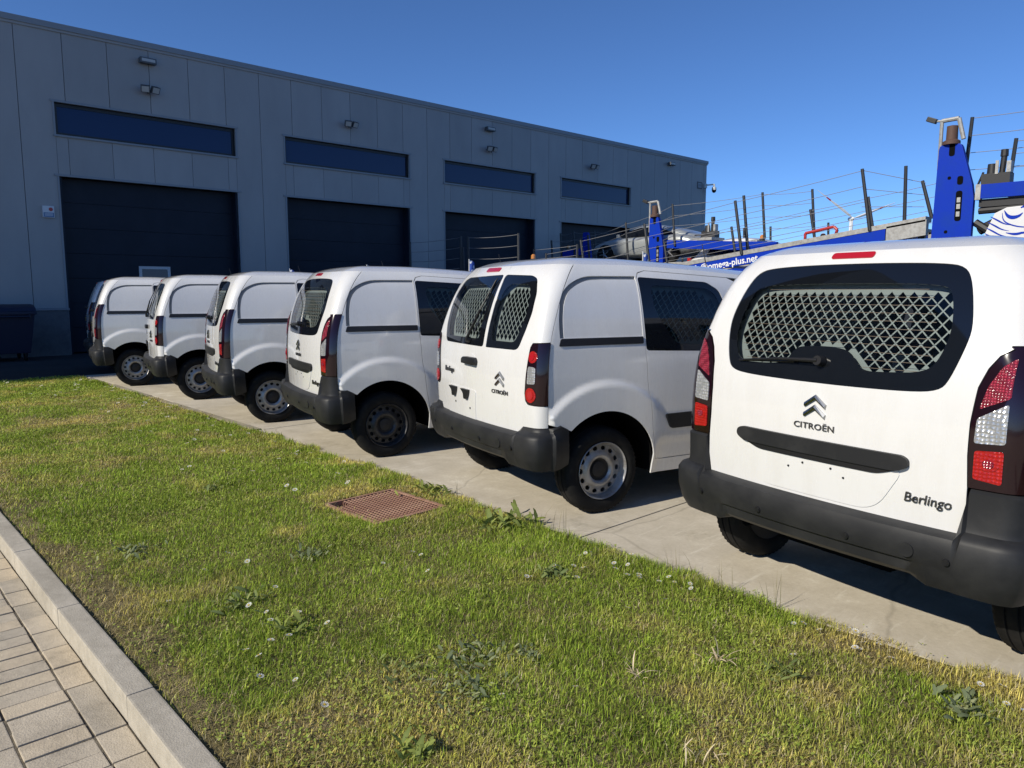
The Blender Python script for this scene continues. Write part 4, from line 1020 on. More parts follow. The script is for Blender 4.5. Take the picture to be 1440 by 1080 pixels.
for _ in range(16): daisy(random.uniform(-3.6, -.9), random.uniform(1.5, 3.1), random.uniform(.9, 1.25))
for _ in range(85):
    x = random.uniform(-14.8, -5.2); y = random.choice((random.uniform(2.2, 3.42), random.uniform(3.0, 3.45)))
    daisy(x, y, random.uniform(1.1, 1.7) * (1.25 if x < -9 else 1), 'far')

# ---- rusty drain grate
M['rust'] = mat('rusty_grate', (.30, .155, .105), .8, .1, noise=(9, (.46, .29, .20), .40, .70, 6), bump=(90, .5, .003))
gr = thing('drain_grate', 'rusty red steel drain grate set flush in the lawn', 'drain grate', (GRATE[0], GRATE[1], -.015), R(2))
fb = MB(); hx, hy = .34, .305
fb.box(-hx, hx, -hy, -hy + .025, -.03, .022); fb.box(-hx, hx, hy - .025, hy, -.03, .022); fb.box(-hx, -hx + .025, -hy + .025, hy - .025, -.03, .022); fb.box(hx - .025, hx, -hy + .025, hy - .025, -.03, .022)
fb.build('frame', M['rust'], gr)
link('pit', MB().box(-hx + .02, hx - .02, -hy + .02, hy - .02, -.05, -.012).mesh('pit'), mat('pit_dirt', (.02, .012, .009), .95), gr)
nb = 21
bmx = MB(); bmx.box(-hx + .025, hx - .025, -.0035, .0035, -.022, .018); BX = bmx.mesh('bar'); bms = MB(); bms.box(-hx + .14, hx - .025, -.0035, .0035, -.022, .018); BXS = bms.mesh('bar')
bmy = MB(); bmy.box(-.0035, .0035, -hy + .025, hy - .025, -.022, .0165); BY = bmy.mesh('cross_bar')
bmy2 = MB(); bmy2.box(-.0035, .0035, -hy + .13, hy - .025, -.022, .0165); BYS = bmy2.mesh('cross_bar')
for b_ in (BX, BXS, BY, BYS): b_.materials.append(M['rust'])
for i in range(1, 17):
    y = -hy + .025 + i * (2 * hy - .05) / 17; link('bar', BXS if y < -hy + .125 else BX, None, gr, (0, y, 0))
for i in range(1, nb):
    x = -hx + .025 + i * (2 * hx - .05) / nb; link('cross_bar', BYS if x < -hx + .135 else BY, None, gr, (x, 0, 0))

# ================================================================== warehouse
FX = -21.47
def facade_mat():
    m = mat('facade_panel', (.33, .328, .322), .42, 0, 0, .4)
    N = m.node_tree.nodes; L = m.node_tree.links; b = N['Principled BSDF']
    tc = N.new('ShaderNodeNewGeometry'); mp = N.new('ShaderNodeMapping'); mp.inputs['Scale'].default_value = (1, 1.5, .6)
    nz = N.new('ShaderNodeTexNoise'); nz.inputs['Scale'].default_value = .9; nz.inputs['Detail'].default_value = 8; nz.inputs['Roughness'].default_value = .6
    oi = N.new('ShaderNodeObjectInfo')
    rp = N.new('ShaderNodeMapRange'); rp.inputs['From Min'].default_value = .3; rp.inputs['From Max'].default_value = .7; rp.inputs['To Min'].default_value = .93; rp.inputs['To Max'].default_value = 1.06
    r2 = N.new('ShaderNodeMapRange'); r2.inputs['To Min'].default_value = .95; r2.inputs['To Max'].default_value = 1.05
    mu = N.new('ShaderNodeMath'); mu.operation = 'MULTIPLY'
    mx = N.new('ShaderNodeMix'); mx.data_type = 'RGBA'; mx.blend_type = 'MULTIPLY'; mx.inputs['Factor'].default_value = 1
    mx.inputs['A'].default_value = (.33, .328, .322, 1)
    L.new(tc.outputs['Position'], mp.inputs['Vector']); L.new(mp.outputs['Vector'], nz.inputs['Vector']); L.new(nz.outputs['Fac'], rp.inputs['Value'])
    L.new(oi.outputs['Random'], r2.inputs['Value']); L.new(rp.outputs['Result'], mu.inputs[0]); L.new(r2.outputs['Result'], mu.inputs[1])
    L.new(mu.outputs[0], mx.inputs['B']); L.new(mx.outputs['Result'], b.inputs['Base Color'])
    return m
M['facade'] = facade_mat()
M['facade_dark'] = mat('facade_core', (.02, .022, .026), .8)
M['door_dark'] = mat('dock_door', (.010, .015, .027), .5, spec=.25, noise=(2, (.014, .020, .034), .4, .7, 4))
M['trim'] = mat('facade_trim', (.24, .26, .28), .4)
M['win'] = mat('window_glass', (.003, .017, .075), .03, 0, 0, .45)
M['plinth'] = ground_mat('plinth_concrete', [(.36, (.10, .105, .11)), (.62, (.17, .175, .18))], (1, 8, 60))
wh = thing('warehouse', 'long dark grey panelled warehouse with four dock doors and strip windows', 'building', (FX, 4, 0))
def wpart(name, mb, m, parent=None, **k):
    o = mb.build(name, m, None, **k); o.parent = parent or wh
    if parent is None: o.matrix_parent_inverse = Matrix.Translation((-FX, -4, 0))
    return o
T = .08; ZB, ZG, ZW0, ZW1, ZT = 1.15, 4.43, 5.39, 6.16, 7.86; G = .006
def fp(pts):
    b_ = MB(); b_.prism(pts, 'x', FX - T, FX); return wpart('wall_panel', b_, M['facade'], bevel=.004)
core = MB(); core.box(-46, FX - .50, -2, 33.28, -.1, 7.88)
BAYS = [-2, 4, 10, 16, 22]
for s in BAYS:
    for a, b in ((s, s + .735), (s + 5.245, s + 6)):
        core.box(FX - .50, FX - T - .004, a, b, -.1, ZT)
    core.box(FX - .50, FX - T - .004, s + .735, s + 5.245, ZG + .01, ZW0 - .01); core.box(FX - .50, FX - T - .004, s + .735, s + 5.245, ZW1 + .01, ZT)
core.box(FX - .50, FX - T - .004, 28, 33.28, -.1, ZT)
wpart('wall_core', core, M['facade_dark'])
for s in BAYS:
    fp([(s + G, ZB), (s + .735, ZB), (s + .735, ZW1), (s + 1 - G, ZW1), (s + 1 - G, ZT), (s + G, ZT)])
    fp([(s + 5.245, ZB), (s + 6 - G, ZB), (s + 6 - G, ZT), (s + 5 + G, ZT), (s + 5 + G, ZW1), (s + 5.245, ZW1)])
    for k in range(1, 5): fp([(s + k + G, ZW1), (s + k + 1 - G, ZW1), (s + k + 1 - G, ZT), (s + k + G, ZT)])
    e = [s + .737, s + 1, s + 2, s + 3, s + 4, s + 5, s + 5.243]
    for a, b in zip(e[:-1], e[1:]): fp([(a + G * .7, ZG), (b - G * .7, ZG), (b - G * .7, ZW0), (a + G * .7, ZW0)])
    # strip window
    wn = MB(); wn.box(FX - .05, FX + .025, s + .66, s + 5.32, ZW1 - .005, ZW1 + .05); wn.box(FX - .05, FX + .020, s + .70, s + .745, ZW0 - .01, ZW1 - .008); wn.box(FX - .05, FX + .020, s + 5.235, s + 5.28, ZW0 - .01, ZW1 - .008)
    wo_ = wpart('strip_window', wn, M['trim'])
    sb = MB(); sb.box(FX - .06, FX + .045, s + .68, s + 5.30, ZW0 - .055, ZW0 - .012); o = sb.build('sill', M['trim'], wo_); 
    fr_ = MB(); y0, y1 = s + .746, s + 5.234
    fr_.box(FX - .14, FX - .09, y0, y1, ZW1 - .09, ZW1 - .01); fr_.box(FX - .14, FX - .09, y0, y1, ZW0 - .01, ZW0 + .06); fr_.box(FX - .14, FX - .09, y0, y0 + .07, ZW0 + .06, ZW1 - .09); fr_.box(FX - .14, FX - .09, y1 - .07, y1, ZW0 + .06, ZW1 - .09)
    fr_.build('window_frame', M['black'], wo_); pn = MB(); pn.box(FX - .125, FX - .11, y0 + .06, y1 - .06, ZW0 + .05, ZW1 - .08); pn.build('pane', M['win'], wo_)
    bk = MB(); bk.box(FX - .2, FX - .15, y0, y1, ZW0 - .01, ZW1 - .005); bk.build('backing', M['facade_dark'], wo_)
    # dock door, sections with shallow joints
    tr_ = MB(); tr_.box(FX - .06, FX + .028, s + .64, s + 5.34, ZG - .045, ZG + .008); tr_.box(FX - .38, FX + .018, s + .700, s + .745, .0, ZG - .046); tr_.box(FX - .38, FX + .018, s + 5.235, s + 5.28, .0, ZG - .046)
    dd = wpart('dock_door', tr_, M['trim'])
    for k in range(7):
        z0 = .01 + k * .63; b_ = MB(); b_.box(FX - .36, FX - .31, s + .75, s + 5.23, z0 + .004, min(ZG - .05, z0 + .626)); b_.build('door_section', M['door_dark'], dd)
    for ya, yb in ((s + .748, s + .80), (s + 5.18, s + 5.232)): sd = MB(); sd.box(FX - .37, FX - .02, ya, yb, 0, ZG - .06); sd.build('guide_rail', M['door_dark'], dd)
    if s == 4:
        wf = MB(); y0, y1, z0, z1 = 6.55, 7.36, 1.42, 2.24
        wf.box(FX - .335, FX - .285, y0, y1, z1 - .075, z1); wf.box(FX - .335, FX - .285, y0, y1, z0, z0 + .075); wf.box(FX - .335, FX - .285, y0, y0 + .075, z0 + .075, z1 - .075); wf.box(FX - .335, FX - .285, y1 - .075, y1, z0 + .075, z1 - .075)
        wf.build('door_window_frame', mat('white_window_frame', (.55, .55, .55), .5), dd); b_ = MB(); b_.box(FX - .315, FX - .30, y0 + .07, y1 - .07, z0 + .07, z1 - .07); b_.build('door_window_pane', M['win'], dd)
for k in range(28, 33): fp([(k + G, ZB), (k + 1 - G, ZB), (k + 1 - G, ZT), (k + G, ZT)])
fp([(33 + G, ZB), (33.28, ZB), (33.28, ZT), (33 + G, ZT)])
pl = [(-2, -1.265)] + [(s + 5.245, s + 6.735) for s in BAYS[:-1]] + [(27.245, 33.30)]
for a, b in pl:
    b_ = MB(); b_.box(FX - .4, FX + .05, a, b - .002 if b < 33 else b, -.05, 1.10); o = wpart('plinth', b_, M['plinth'], bevel=.01)
    b_ = MB(); b_.box(FX - .05, FX + .075, a - .02, b + .02, 1.10, 1.147); b_.build('plinth_cap', M['trim'], o)
# tall block added out of view to shade the last van and ground
tb = MB(); tb.box(-46, FX - T - .004, -78, -7.02, -.1, 30.4); wpart('added_shade_block', tb, M['facade_dark'])
for k in range(71): fp([(-78 + k + G, ZB), (-77 + k - G, ZB), (-77 + k - G, 30.3), (-78 + k + G, 30.3)])  # cladding of the added shade-casting block
for k in range(5): fp([(-7 + k + G, ZB), (-6 + k - G, ZB), (-6 + k - G, ZT), (-7 + k + G, ZT)])
b_ = MB(); b_.box(-46, FX - T - .004, -7.0, -2.02, -.1, 7.88); wpart('wall_core', b_, M['facade_dark'])
b_ = MB(); b_.box(FX - .4, FX + .05, -78, -2.03, -.05, 1.10); wpart('plinth', b_, M['plinth'])
cp = MB(); cp.box(-46.05, FX + .055, -78.05, -6.99, 30.3, 30.5); wpart('roof_trim', cp, M['trim'])  # top edge of the added block
cp = MB(); cp.box(-46.05, FX + .055, -2.05, 33.34, 7.862, 8.0); wpart('roof_trim', cp, M['trim'])
cp = MB(); cp.box(FX - .02, FX + .03, -2.0, 33.31, 7.80, 7.861); wpart('roof_trim_lip', cp, M['facade'])
# ---- fittings on the facade
M['lampface'] = mat('lamp_lens', (.45, .46, .44), .3)
M['alu'] = mat('grey_fitting', (.10, .11, .12), .5, .3)
def bar_lamp(y, z, lab):
    r = thing('wall_lamp', lab, 'lamp', (FX, y, z), 0); b_ = MB(); b_.box(0, .05, -.04, .04, -.03, .03); b_.box(.04, .20, -.20, .20, -.075, .065); b_.build('housing', M['alu'], r, bevel=.012)
    b_ = MB(); b_.box(.195, .206, -.165, .165, -.035, .035); b_.build('lens', M['lampface'], r)
def twin_lamp(y, z, lab):
    r = thing('twin_floodlight', lab, 'floodlight', (FX, y, z), 0); r.scale = (.82, .82, .82); b_ = MB(); b_.box(0, .22, -.03, .03, -.05, -.01); b_.tube((.2, 0, -.03), (.2, 0, -.13), .02); b_.tube((.2, -.16, .0), (.2, .16, 0), .018); b_.build('bracket', M['alu'], r)
    for s_ in (-1, 1):
        b_ = MB(); b_.box(-.05, .05, -.13, .13, -.11, .11); h = b_.build('lamp_head', M['alu'], r, bevel=.012, loc=(.25, s_ * .15, .03), rot=(0, R(28), R(s_ * 14)))
        b_ = MB(); b_.box(.048, .056, -.105, .105, -.085, .085); b_.build('lens', M['lampface'], h)
bar_lamp(6.94, 7.51, 'slim wall lamp above the first dock bay, over a twin floodlight'); twin_lamp(6.94, 6.76, 'twin floodlight above the window of the dock with a white framed window')
twin_lamp(12.92, 6.76, 'twin floodlight above the second strip window, with no slim lamp over it'); bar_lamp(18.80, 7.48, 'slim wall lamp above the third strip window')
twin_lamp(18.82, 6.74, 'twin floodlight above the third strip window, below the slim lamp'); twin_lamp(24.58, 6.74, 'twin floodlight above the strip window reflecting the trucks'); bar_lamp(30.15, 7.51, 'slim wall lamp on the blank wall near the warehouse corner')
r = thing('security_camera', 'white dome security camera on a bracket at the warehouse corner', 'camera', (FX, 33.1, 6.77))
b_ = MB(); b_.box(.0, .10, -.06, .10, -.10, .12); b_.tube((.08, .05, .05), (.30, .42, .10), .035); b_.tube((.30, .42, .12), (.30, .42, -.03), .045); b_.build('bracket', mat('cam_white', (.6, .62, .60), .4), r)
b_ = MB(); b_.lathe([(.0, .03), (.10, .0), (.12, -.10), (.115, -.14)], (.30, .42, -.04), 'z', 18); b_.build('housing', bpy.data.materials['cam_white'], r, smooth=True)
b_ = MB(); b_.lathe([(.112, -.14), (.10, -.21), (.06, -.26), (0, -.275)], (.30, .42, -.04), 'z', 18); b_.build('dome', M['frit'], r, smooth=True)
r = thing('camera_notice', 'small framed notice plate beside the security camera', 'sign', (FX, 32.68, 6.77)); b_ = MB(); b_.box(0, .02, -.20, .20, -.17, .17); b_.build('plate', M['alu'], r)
b_ = MB(); b_.box(.02, .024, -.15, .15, -.11, .11); b_.build('face', mat('notice_pale', (.30, .33, .36), .5), r)
b_ = MB(); [b_.box(.0242, .0256, -.11, .11, z, z + .016) for z in (.04, .0, -.04)]; b_.build('print', M['alu'], r)
r = thing('wall_notice_box', 'small white and blue notice box with red disc on the warehouse wall', 'sign', (FX, 4.45, 3.50)); b_ = MB(); b_.box(0, .07, -.125, .125, -.14, .14); b_.build('box', mat('notice_white', (.62, .64, .66), .45), r, bevel=.01)
b_ = MB(); b_.box(.07, .073, -.11, .11, -.125, -.02); b_.build('blue_band', mat('notice_blue', (.06, .16, .32), .45), r)
b_ = MB(); b_.lathe([(0, .0745), (.045, .074), (.045, .07)], (0, .05, .06), 'x', 20); b_.build('red_disc', mat('notice_red', (.42, .05, .05), .45), r)
b_ = MB(); [b_.box(.073, .0745, -.09, .09, z, z + .012) for z in (-.05, -.075, -.1)]; b_.box(.0702, .0715, -.10, -.02, .04, .052); b_.box(.0702, .0715, -.10, -.02, .07, .08); b_.build('print', bpy.data.materials['notice_white'], r)
# ---- wheeled bin in the shade
bn = thing('waste_container', 'dark navy wheeled waste container in the shade by the wall', 'bin', (-20.55, 3.02, -.02))
navy = mat('bin_plastic', (.012, .016, .040), .5)
V = []
for z, a, b in ((.18, .44, .60), (1.12, .55, .72)): V += [(-a, -b, z), (a, -b, z), (a, b, z), (-a, b, z)]
b_ = MB(); b_.add(V, [(0,3,2,1),(4,5,6,7),(0,1,5,4),(1,2,6,5),(2,3,7,6),(3,0,4,7)]); b_.box(-.58, .58, -.75, .75, 1.06, 1.13); b_.build('body', navy, bn, bevel=.02)
k = 10; V = []
for y in (-.74, .74):
    for i in range(k): t = math.pi * i / (k - 1); V.append((-.57 * math.cos(t), y, 1.135 + .16 * math.sin(t)))
b_ = MB(); b_.add(V, [(i, i + 1, k + i + 1, k + i) for i in range(k - 1)] + [tuple(range(k)), tuple(range(2 * k - 1, k - 1, -1))]); b_.build('lid', navy, bn, smooth=True)
b_ = MB(); b_.tube((.60, -.6, 1.02), (.60, .6, 1.02), .02); b_.box(.55, .61, -.62, -.58, 1.0, 1.06); b_.box(.55, .61, .58, .62, 1.0, 1.06); b_.build('handle', navy, bn)
for x in (-.38, .38):
    for y in (-.5, .5):
        b_ = MB(); b_.lathe([(0, -.025), (.09, -.025), (.10, 0), (.09, .025), (0, .025)], (x, y, .10), 'y', 16); b_.box(x - .03, x + .03, y - .04, y - .03, .10, .20); b_.box(x - .03, x + .03, y + .03, y + .04, .10, .20); b_.build('castor', M['rubber'], bn)

# ================================================================== car transporters, wind turbine, flags
M['blue'] = mat('transporter_blue', (.003, .034, .40), .5, spec=.12, noise=(3, (.006, .042, .33), .45, .75, 5))
M['galv'] = mat('galvanised_steel', (.40, .40, .385), .55, .35, noise=(12, (.26, .25, .235), .4, .7, 6))
M['post'] = mat('dark_post', (.025, .027, .03), .5)
M['wire'] = mat('steel_wire', (.24, .24, .245), .5, .2)
M['rustpart'] = mat('rusty_cylinder', (.10, .055, .04), .7)
M['white_panel'] = mat('white_body_panel', (.72, .72, .72), .35, coat=.3)
M['red'] = mat('red_rail', (.42, .03, .03), .45)
M['beacon'] = mat('amber_beacon', (.55, .22, .05), .25, coat=.5)
M['tmetal'] = mat('black_machinery', (.02, .02, .022), .55)
def mesh_y(mb, dy): return mb
def post(root, a, b, wires=None):
    p_ = MB(); p_.tube(a, b, .038, .034, 8); return p_.build('post', M['post'], root)
def wire(root, a, b, sag=.0, n=6):
    a = Vector(a); b = Vector(b); p_ = MB(); prev = a
    for i in range(1, n + 1):
        t = i / n; q = a.lerp(b, t); q.z -= sag * 4 * t * (1 - t); p_.tube(prev, q, .0062, .0062, 5, False); prev = q
    return p_.build('wire', M['wire'], root)
def tower(root, x0, x1, zt, y, zb=1.0, th=.12, slots=True, head=True):
    w_ = x1 - x0
    P_ = [(x0, zb), (x1, zb), (x1, zt - 1.02), (x1 - .06 * w_, zt - .76), (x0 + .655 * w_, zt - .06), (x0 + .62 * w_, zt - .015), (x0 + .57 * w_, zt), (x0 + .17 * w_, zt), (x0 + .12 * w_, zt - .02), (x0 + .10 * w_, zt - .08)]
    b_ = MB(); b_.prism(P_, 'y', y, y + th); t = b_.build('tower', M['blue'], root, bevel=.012)
    if slots:
        for cx, cz, rx, rz in ((.42, -.10, .05, .12), (.40, -.62, .03, .03), (.66, -.68, .05, .08), (.66, -1.15, .055, .28), (.40, -1.62, .03, .03), (.40, -1.76, .03, .03)):
            q = MB(); q.prism(roundpoly([(-rx, -rz), (rx, -rz), (rx, rz), (-rx, rz)], min(rx, rz) * .9), 'y', y - .004, y + .01); o = q.build('slot', M['under'], t, loc=(x0 + cx * w_, 0, zt + cz))
    if slots:
        for dz in (-1.04, -1.16, -1.30): q = MB(); q.box(-.030, .030, y - .010, y - .003, -.045, .045); q.build('pin', M['galv'], t, loc=(x0 + .66 * w_, 0, zt + dz))
    c = x0 + .37 * w_; m_ = y + th / 2
    if not head: return t
    h = MB(); h.lathe([(0, .0), (.15, .0), (.15, .06), (.10, .09), (.095, .34), (.0, .36)], (c, m_, zt), 'z', 14); h.build('hydraulic_cylinder', M['rustpart'], root, smooth=True)
    g = MB(); g.tube((c - .19, m_, zt - .45), (c - .19, m_, zt + .46), .035); g.tube((c - .19, m_, zt + .46), (c + .10, m_, zt + .47), .04); g.tube((c + .10, m_, zt + .47), (c + .20, m_, zt + .08), .04); g.build('pipe_frame', M['galv'], root)
    l = MB(); l.box(-.12, .06, -.05, .05, -.045, .045); l.build('work_lamp', M['tmetal'], root, bevel=.012, loc=(c - .34, m_, zt + .49), rot=(0, R(24), 0)); l2 = MB(); l2.tube((c - .30, m_, zt + .47), (c - .15, m_, zt + .46), .02); l2.build('lamp_arm', M['galv'], root)
    return t
def axle_wheels(root, xs_, y0, y1, r=.46):
    for x in xs_:
        for y in (y0 + .15, y1 - .15):
            b_ = MB(); b_.lathe([(0, -.12), (.22, -.13), (r - .06, -.15), (r, -.12), (r, .12), (r - .06, .15), (.22, .13), (0, .12)], (x, y, r - .03), 'y', 28); b_.build('wheel', M['rubber'], root, smooth=True)
def chassis(root, x0, x1, y0, y1):
    b_ = MB(); b_.box(x0, x1, y0 + .5, y0 + .72, .75, 1.05); b_.box(x0, x1, y1 - .72, y1 - .5, .75, 1.05)
    n = int((x1 - x0) / 1.2)
    for i in range(n + 1): x = x0 + (x1 - x0 - .12) * i / n; b_.box(x, x + .12, y0 + .1, y1 - .1, .86, 1.0)
    b_.build('chassis', M['tmetal'], root)
def pump(root, x, y, z):
    b_ = MB(); b_.box(x - .22, x + .24, y - .12, y + .14, z, z + .20); b_.tube((x - .08, y, z + .2), (x - .08, y, z + .38), .085, .075, 12); b_.tube((x + .08, y, z + .2), (x + .10, y, z + .52), .05, .05, 10); b_.tube((x + .10, y, z + .5), (x + .10, y, z + .62), .065, .06, 10); b_.tube((x - .3, y, z + .02), (x - .22, y, z + .25), .02); b_.build('valve_block', M['tmetal'], root, smooth=True)
    c = MB(); c.box(x + .0, x + .05, y - .13, y - .11, z + .18, z + .42); c.build('bracket', M['galv'], root); c = MB(); c.box(x + .17, x + .24, y - .1, y + .06, z + .19, z + .40); c.build('bracket', M['galv'], root)
def beacon(root, x, y, z):
    b_ = MB(); b_.lathe([(0, 0), (.08, 0), (.08, .05), (.06, .055)], (x, y, z), 'z', 14); o = b_.build('beacon_base', M['tmetal'], root); c = MB(); c.lathe([(.065, .055), (.06, .14), (.03, .17), (0, .172)], (x, y, z), 'z', 14); c.build('beacon_lens', M['beacon'], o, smooth=True)

# --- transporter A, its sloping deck with lettering
A0, A1 = 16.0, 18.5
za = lambda x: 2.115 + .131 * (x + 10.62)
TA = thing('car_transporter', 'blue car transporter with lettered sloping deck and tall blue tower behind the vans', 'car transporter', (-9.8, 17.2, 0))
def P0(root): root['_o'] = 0
def under(root, objs_before):
    """keep parts where they were built, under their thing"""
    inv = Matrix.Translation(root.location).inverted()
    for c in root.children: c.matrix_parent_inverse = inv
for y in (A0, A1 - .12):
    b_ = MB(); b_.beam((-15.0, y + .05, za(-15.0)), (-6.12, y + .05, za(-6.12)), .10, .22); b_.build('side_beam', M['blue'], TA)
    b_ = MB(); b_.beam((-15.0, y + .16, za(-15.0) + .165), (-5.38, y + .16, za(-5.38) + .165), .34, .10); b_.build('deck_runner', M['galv'], TA)
    b_ = MB(); b_.beam((-6.10, y + .06, za(-6.10) - .0), (-5.36, y + .06, za(-5.36) + .0), .14, .30); b_.build('beam_end', M['galv'], TA)
for i in range(16):
    x = -14.8 + i * .6; b_ = MB(); b_.beam((x, A0 + .3, za(x) + .12), (x + .001, A0 + .3, za(x) + .12), .1, .1)
    b_ = MB(); b_.box(x, x + .10, A0 + .1, A1 - .1, za(x) + .05, za(x) + .11); b_.build('deck_rung', M['galv'], TA)
for i in range(30):
    x = -14.9 + i * .3; b_ = MB(); b_.box(x, x + .15, A0 - .006, A0 + .02, za(x) + .145, za(x) + .195); b_.build('runner_slot', M['tmetal'], TA)
chassis(TA, -14.5, .5, A0, A1); axle_wheels(TA, (-12.2, -11.0, -3.2, .0), A0, A1)
for x in (-14.0, -9.0, -5.6):
    for y in (A0 + .3, A1 - .4): b_ = MB(); b_.box(x, x + .12, y, y + .12, 1.0, za(x) + .06); b_.build('support_leg', M['tmetal'], TA)
tower(TA, -5.28, -4.56, 4.31, A0 - .06)
for y in (A0 - .02, A1 - .1):
    b_ = MB(); b_.box(-4.46, 1.5, y, y + .10, 3.27, 3.52); b_.build('upper_beam', M['blue'], TA); b_ = MB(); b_.box(-4.55, -4.463, y - .005, y + .12, 3.25, 3.53); b_.build('beam_bracket', M['galv'], TA)
b_ = MB(); b_.box(-4.46, 1.5, A0 + .1, A1 - .15, 3.44, 3.50); b_.build('upper_deck', M['galv'], TA)
b_ = MB(); b_.tube((-4.5, A0 + .1, 3.05), (1.4, A0 + .1, 3.22), .06); b_.tube((-4.5, A0 + .2, 2.7), (-3.6, A0 + .1, 3.15), .09); b_.box(-4.5, 1.4, A0 + .05, A0 + .25, 3.12, 3.26); b_.tube((-4.55, A0 + .1, 2.85), (-4.2, A0 + .1, 2.6), .07); b_.build('linkage', M['tmetal'], TA)
pan = MB(); pan.prism([(-4.42, 1.7), (-4.36, 2.55), (-4.20, 2.98), (-4.02, 3.07), (-3.0, 3.12), (1.2, 3.12), (1.2, 1.7)], 'y', A0 - .05, A0 + .02); wpn = pan.build('body_panel', M['white_panel'], TA, bevel=.008)
# blue tribal swirls on the white body panel
def stroke(pts, wds):
    q = chaikin([(*p, w_) for p, w_ in zip(pts, wds)], 2, False); L_ = []; R_ = []
    for i in range(len(q)):
        a = Vector(q[max(0, i - 1)][:2]); b = Vector(q[min(len(q) - 1, i + 1)][:2]); d = (b - a).normalized(); n = Vector((-d.y, d.x)); c = Vector(q[i][:2]); L_.append(c + n * q[i][2] / 2); R_.append(c - n * q[i][2] / 2)
    b_ = MB(); k = len(L_); yq = A0 - .054
    b_.add([(p.x, yq, p.y) for p in L_] + [(p.x, yq, p.y) for p in R_] , [(i, i + 1, k + i + 1, k + i) for i in range(k - 1)])
    b_.build('painted_swirl', M['blue'], wpn)
for (x, z) in ((-4.26, 2.92), (-4.29, 2.82), (-4.31, 2.72), (-4.33, 2.62)): stroke([(x, z), (x + .10, z - .06), (x + .22, z - .14), (x + .34, z - .17)], (.012, .03, .022, .004))
stroke([(-4.05, 3.02), (-4.00, 2.92), (-3.92, 2.88), (-3.82, 2.90), (-3.76, 2.96)], (.01, .05, .07, .05, .01)); stroke([(-4.08, 2.98), (-4.06, 2.84), (-3.95, 2.76), (-3.75, 2.70), (-3.45, 2.70)], (.006, .02, .024, .02, .008))
stroke([(-3.80, 3.05), (-3.72, 3.08), (-3.62, 3.02), (-3.60, 2.92), (-3.52, 2.88), (-3.42, 2.92)], (.02, .05, .05, .05, .05, .01)); stroke([(-4.0, 2.62), (-3.85, 2.58), (-3.7, 2.62), (-3.55, 2.54), (-3.4, 2.6)], (.01, .05, .03, .06, .02))
for k_ in range(4): stroke([(-3.3 + .5 * k_, 2.98), (-3.15 + .5 * k_, 2.84), (-3.0 + .5 * k_, 2.92), (-2.9 + .5 * k_, 2.78)], (.01, .06, .05, .01)); stroke([(-3.4 + .5 * k_, 2.60), (-3.2 + .5 * k_, 2.50), (-3.0 + .5 * k_, 2.62)], (.01, .05, .01))
tx = text_mesh('info@omega-plus.net', .215, .004, 0, 1.0, 1.0, .004); lt = link('lettering', tx, mat('white_lettering', (.8, .8, .8), .5), TA, (-9.82, A0 - .005, za(-9.82) - .012), (0, -math.atan(.131), 0))
red = MB(); pts = [(-8.28, 2.58), (-8.28, 2.86), (-7.62, 2.97), (-7.54, 2.90), (-7.58, 2.76), (-7.68, 2.74)]
for a, b in zip(pts[:-1], pts[1:]): red.tube((a[0], A0 + 1.0, a[1] + .04), (b[0], A0 + 1.0, b[1] + .04), .035)
red.build('grab_rail', M['red'], TA); beacon(TA, -7.95, A0 + 1.2, 2.72)
# posts lean a little outward from the deck; wires run parallel to it
NP = [(-14.2, 1.20), (-12.0, 1.22), (-9.40, 1.24), (-6.52, 1.25)]; prevs = None
for y, xs_ in ((A0 - .02, NP), (A1 + .02, [(-13.2, 1.1), (-11.0, 1.1), (-8.8, 1.1), (-7.4, 1.1), (-5.9, 1.1)])):
    prevs = None
    for (x, h) in xs_:
        zb = za(x) + .15; post(TA, (x + .10, y, zb), (x - .12, y, zb + h))
        cur = [Vector((x + .10 - .22 * f, y, zb + h * f)) for f in (.97, .72, .47, .22)]
        if prevs:
            for a, b in zip(prevs, cur): wire(TA, a, b, .012)
        prevs = cur
post(TA, (-9.30, A0 + .25, 2.5), (-9.46, A0 + .25, 3.80)); post(TA, (-5.80, A0 + .1, 2.86), (-5.84, A0 + .1, 4.03)); post(TA, (-5.40, A0 + .4, 3.0), (-5.62, A0 + .4, 3.75))
for f in (.0, .33, .66): wire(TA, (-6.62, A0, 4.02 - f * 1.1), (-5.55, A0 + .4, 3.70 - f * .7), .0)
post(TA, (-4.92, A0 + .5, 3.3), (-4.84, A0 + .5, 4.86)); post(TA, (-4.10, A0 + .3, 3.5), (-4.04, A0 + .3, 4.33)); post(TA, (-1.6, A0 + .5, 3.5), (-1.5, A0 + .5, 4.9)); post(TA, (-1.2, A0 + .3, 3.5), (-1.14, A0 + .3, 4.35))
for z in (4.84, 4.52, 4.20, 3.88): wire(TA, (-4.85, A0 + .5, z), (-1.52, A0 + .5, z + .08), .05)
for z in (4.28, 4.06, 3.82): wire(TA, (-4.05, A0 + .3, z), (-1.15, A0 + .3, z + .03), .02)
pump(TA, -4.28, A0 + .2, 3.52)
under(TA, None)
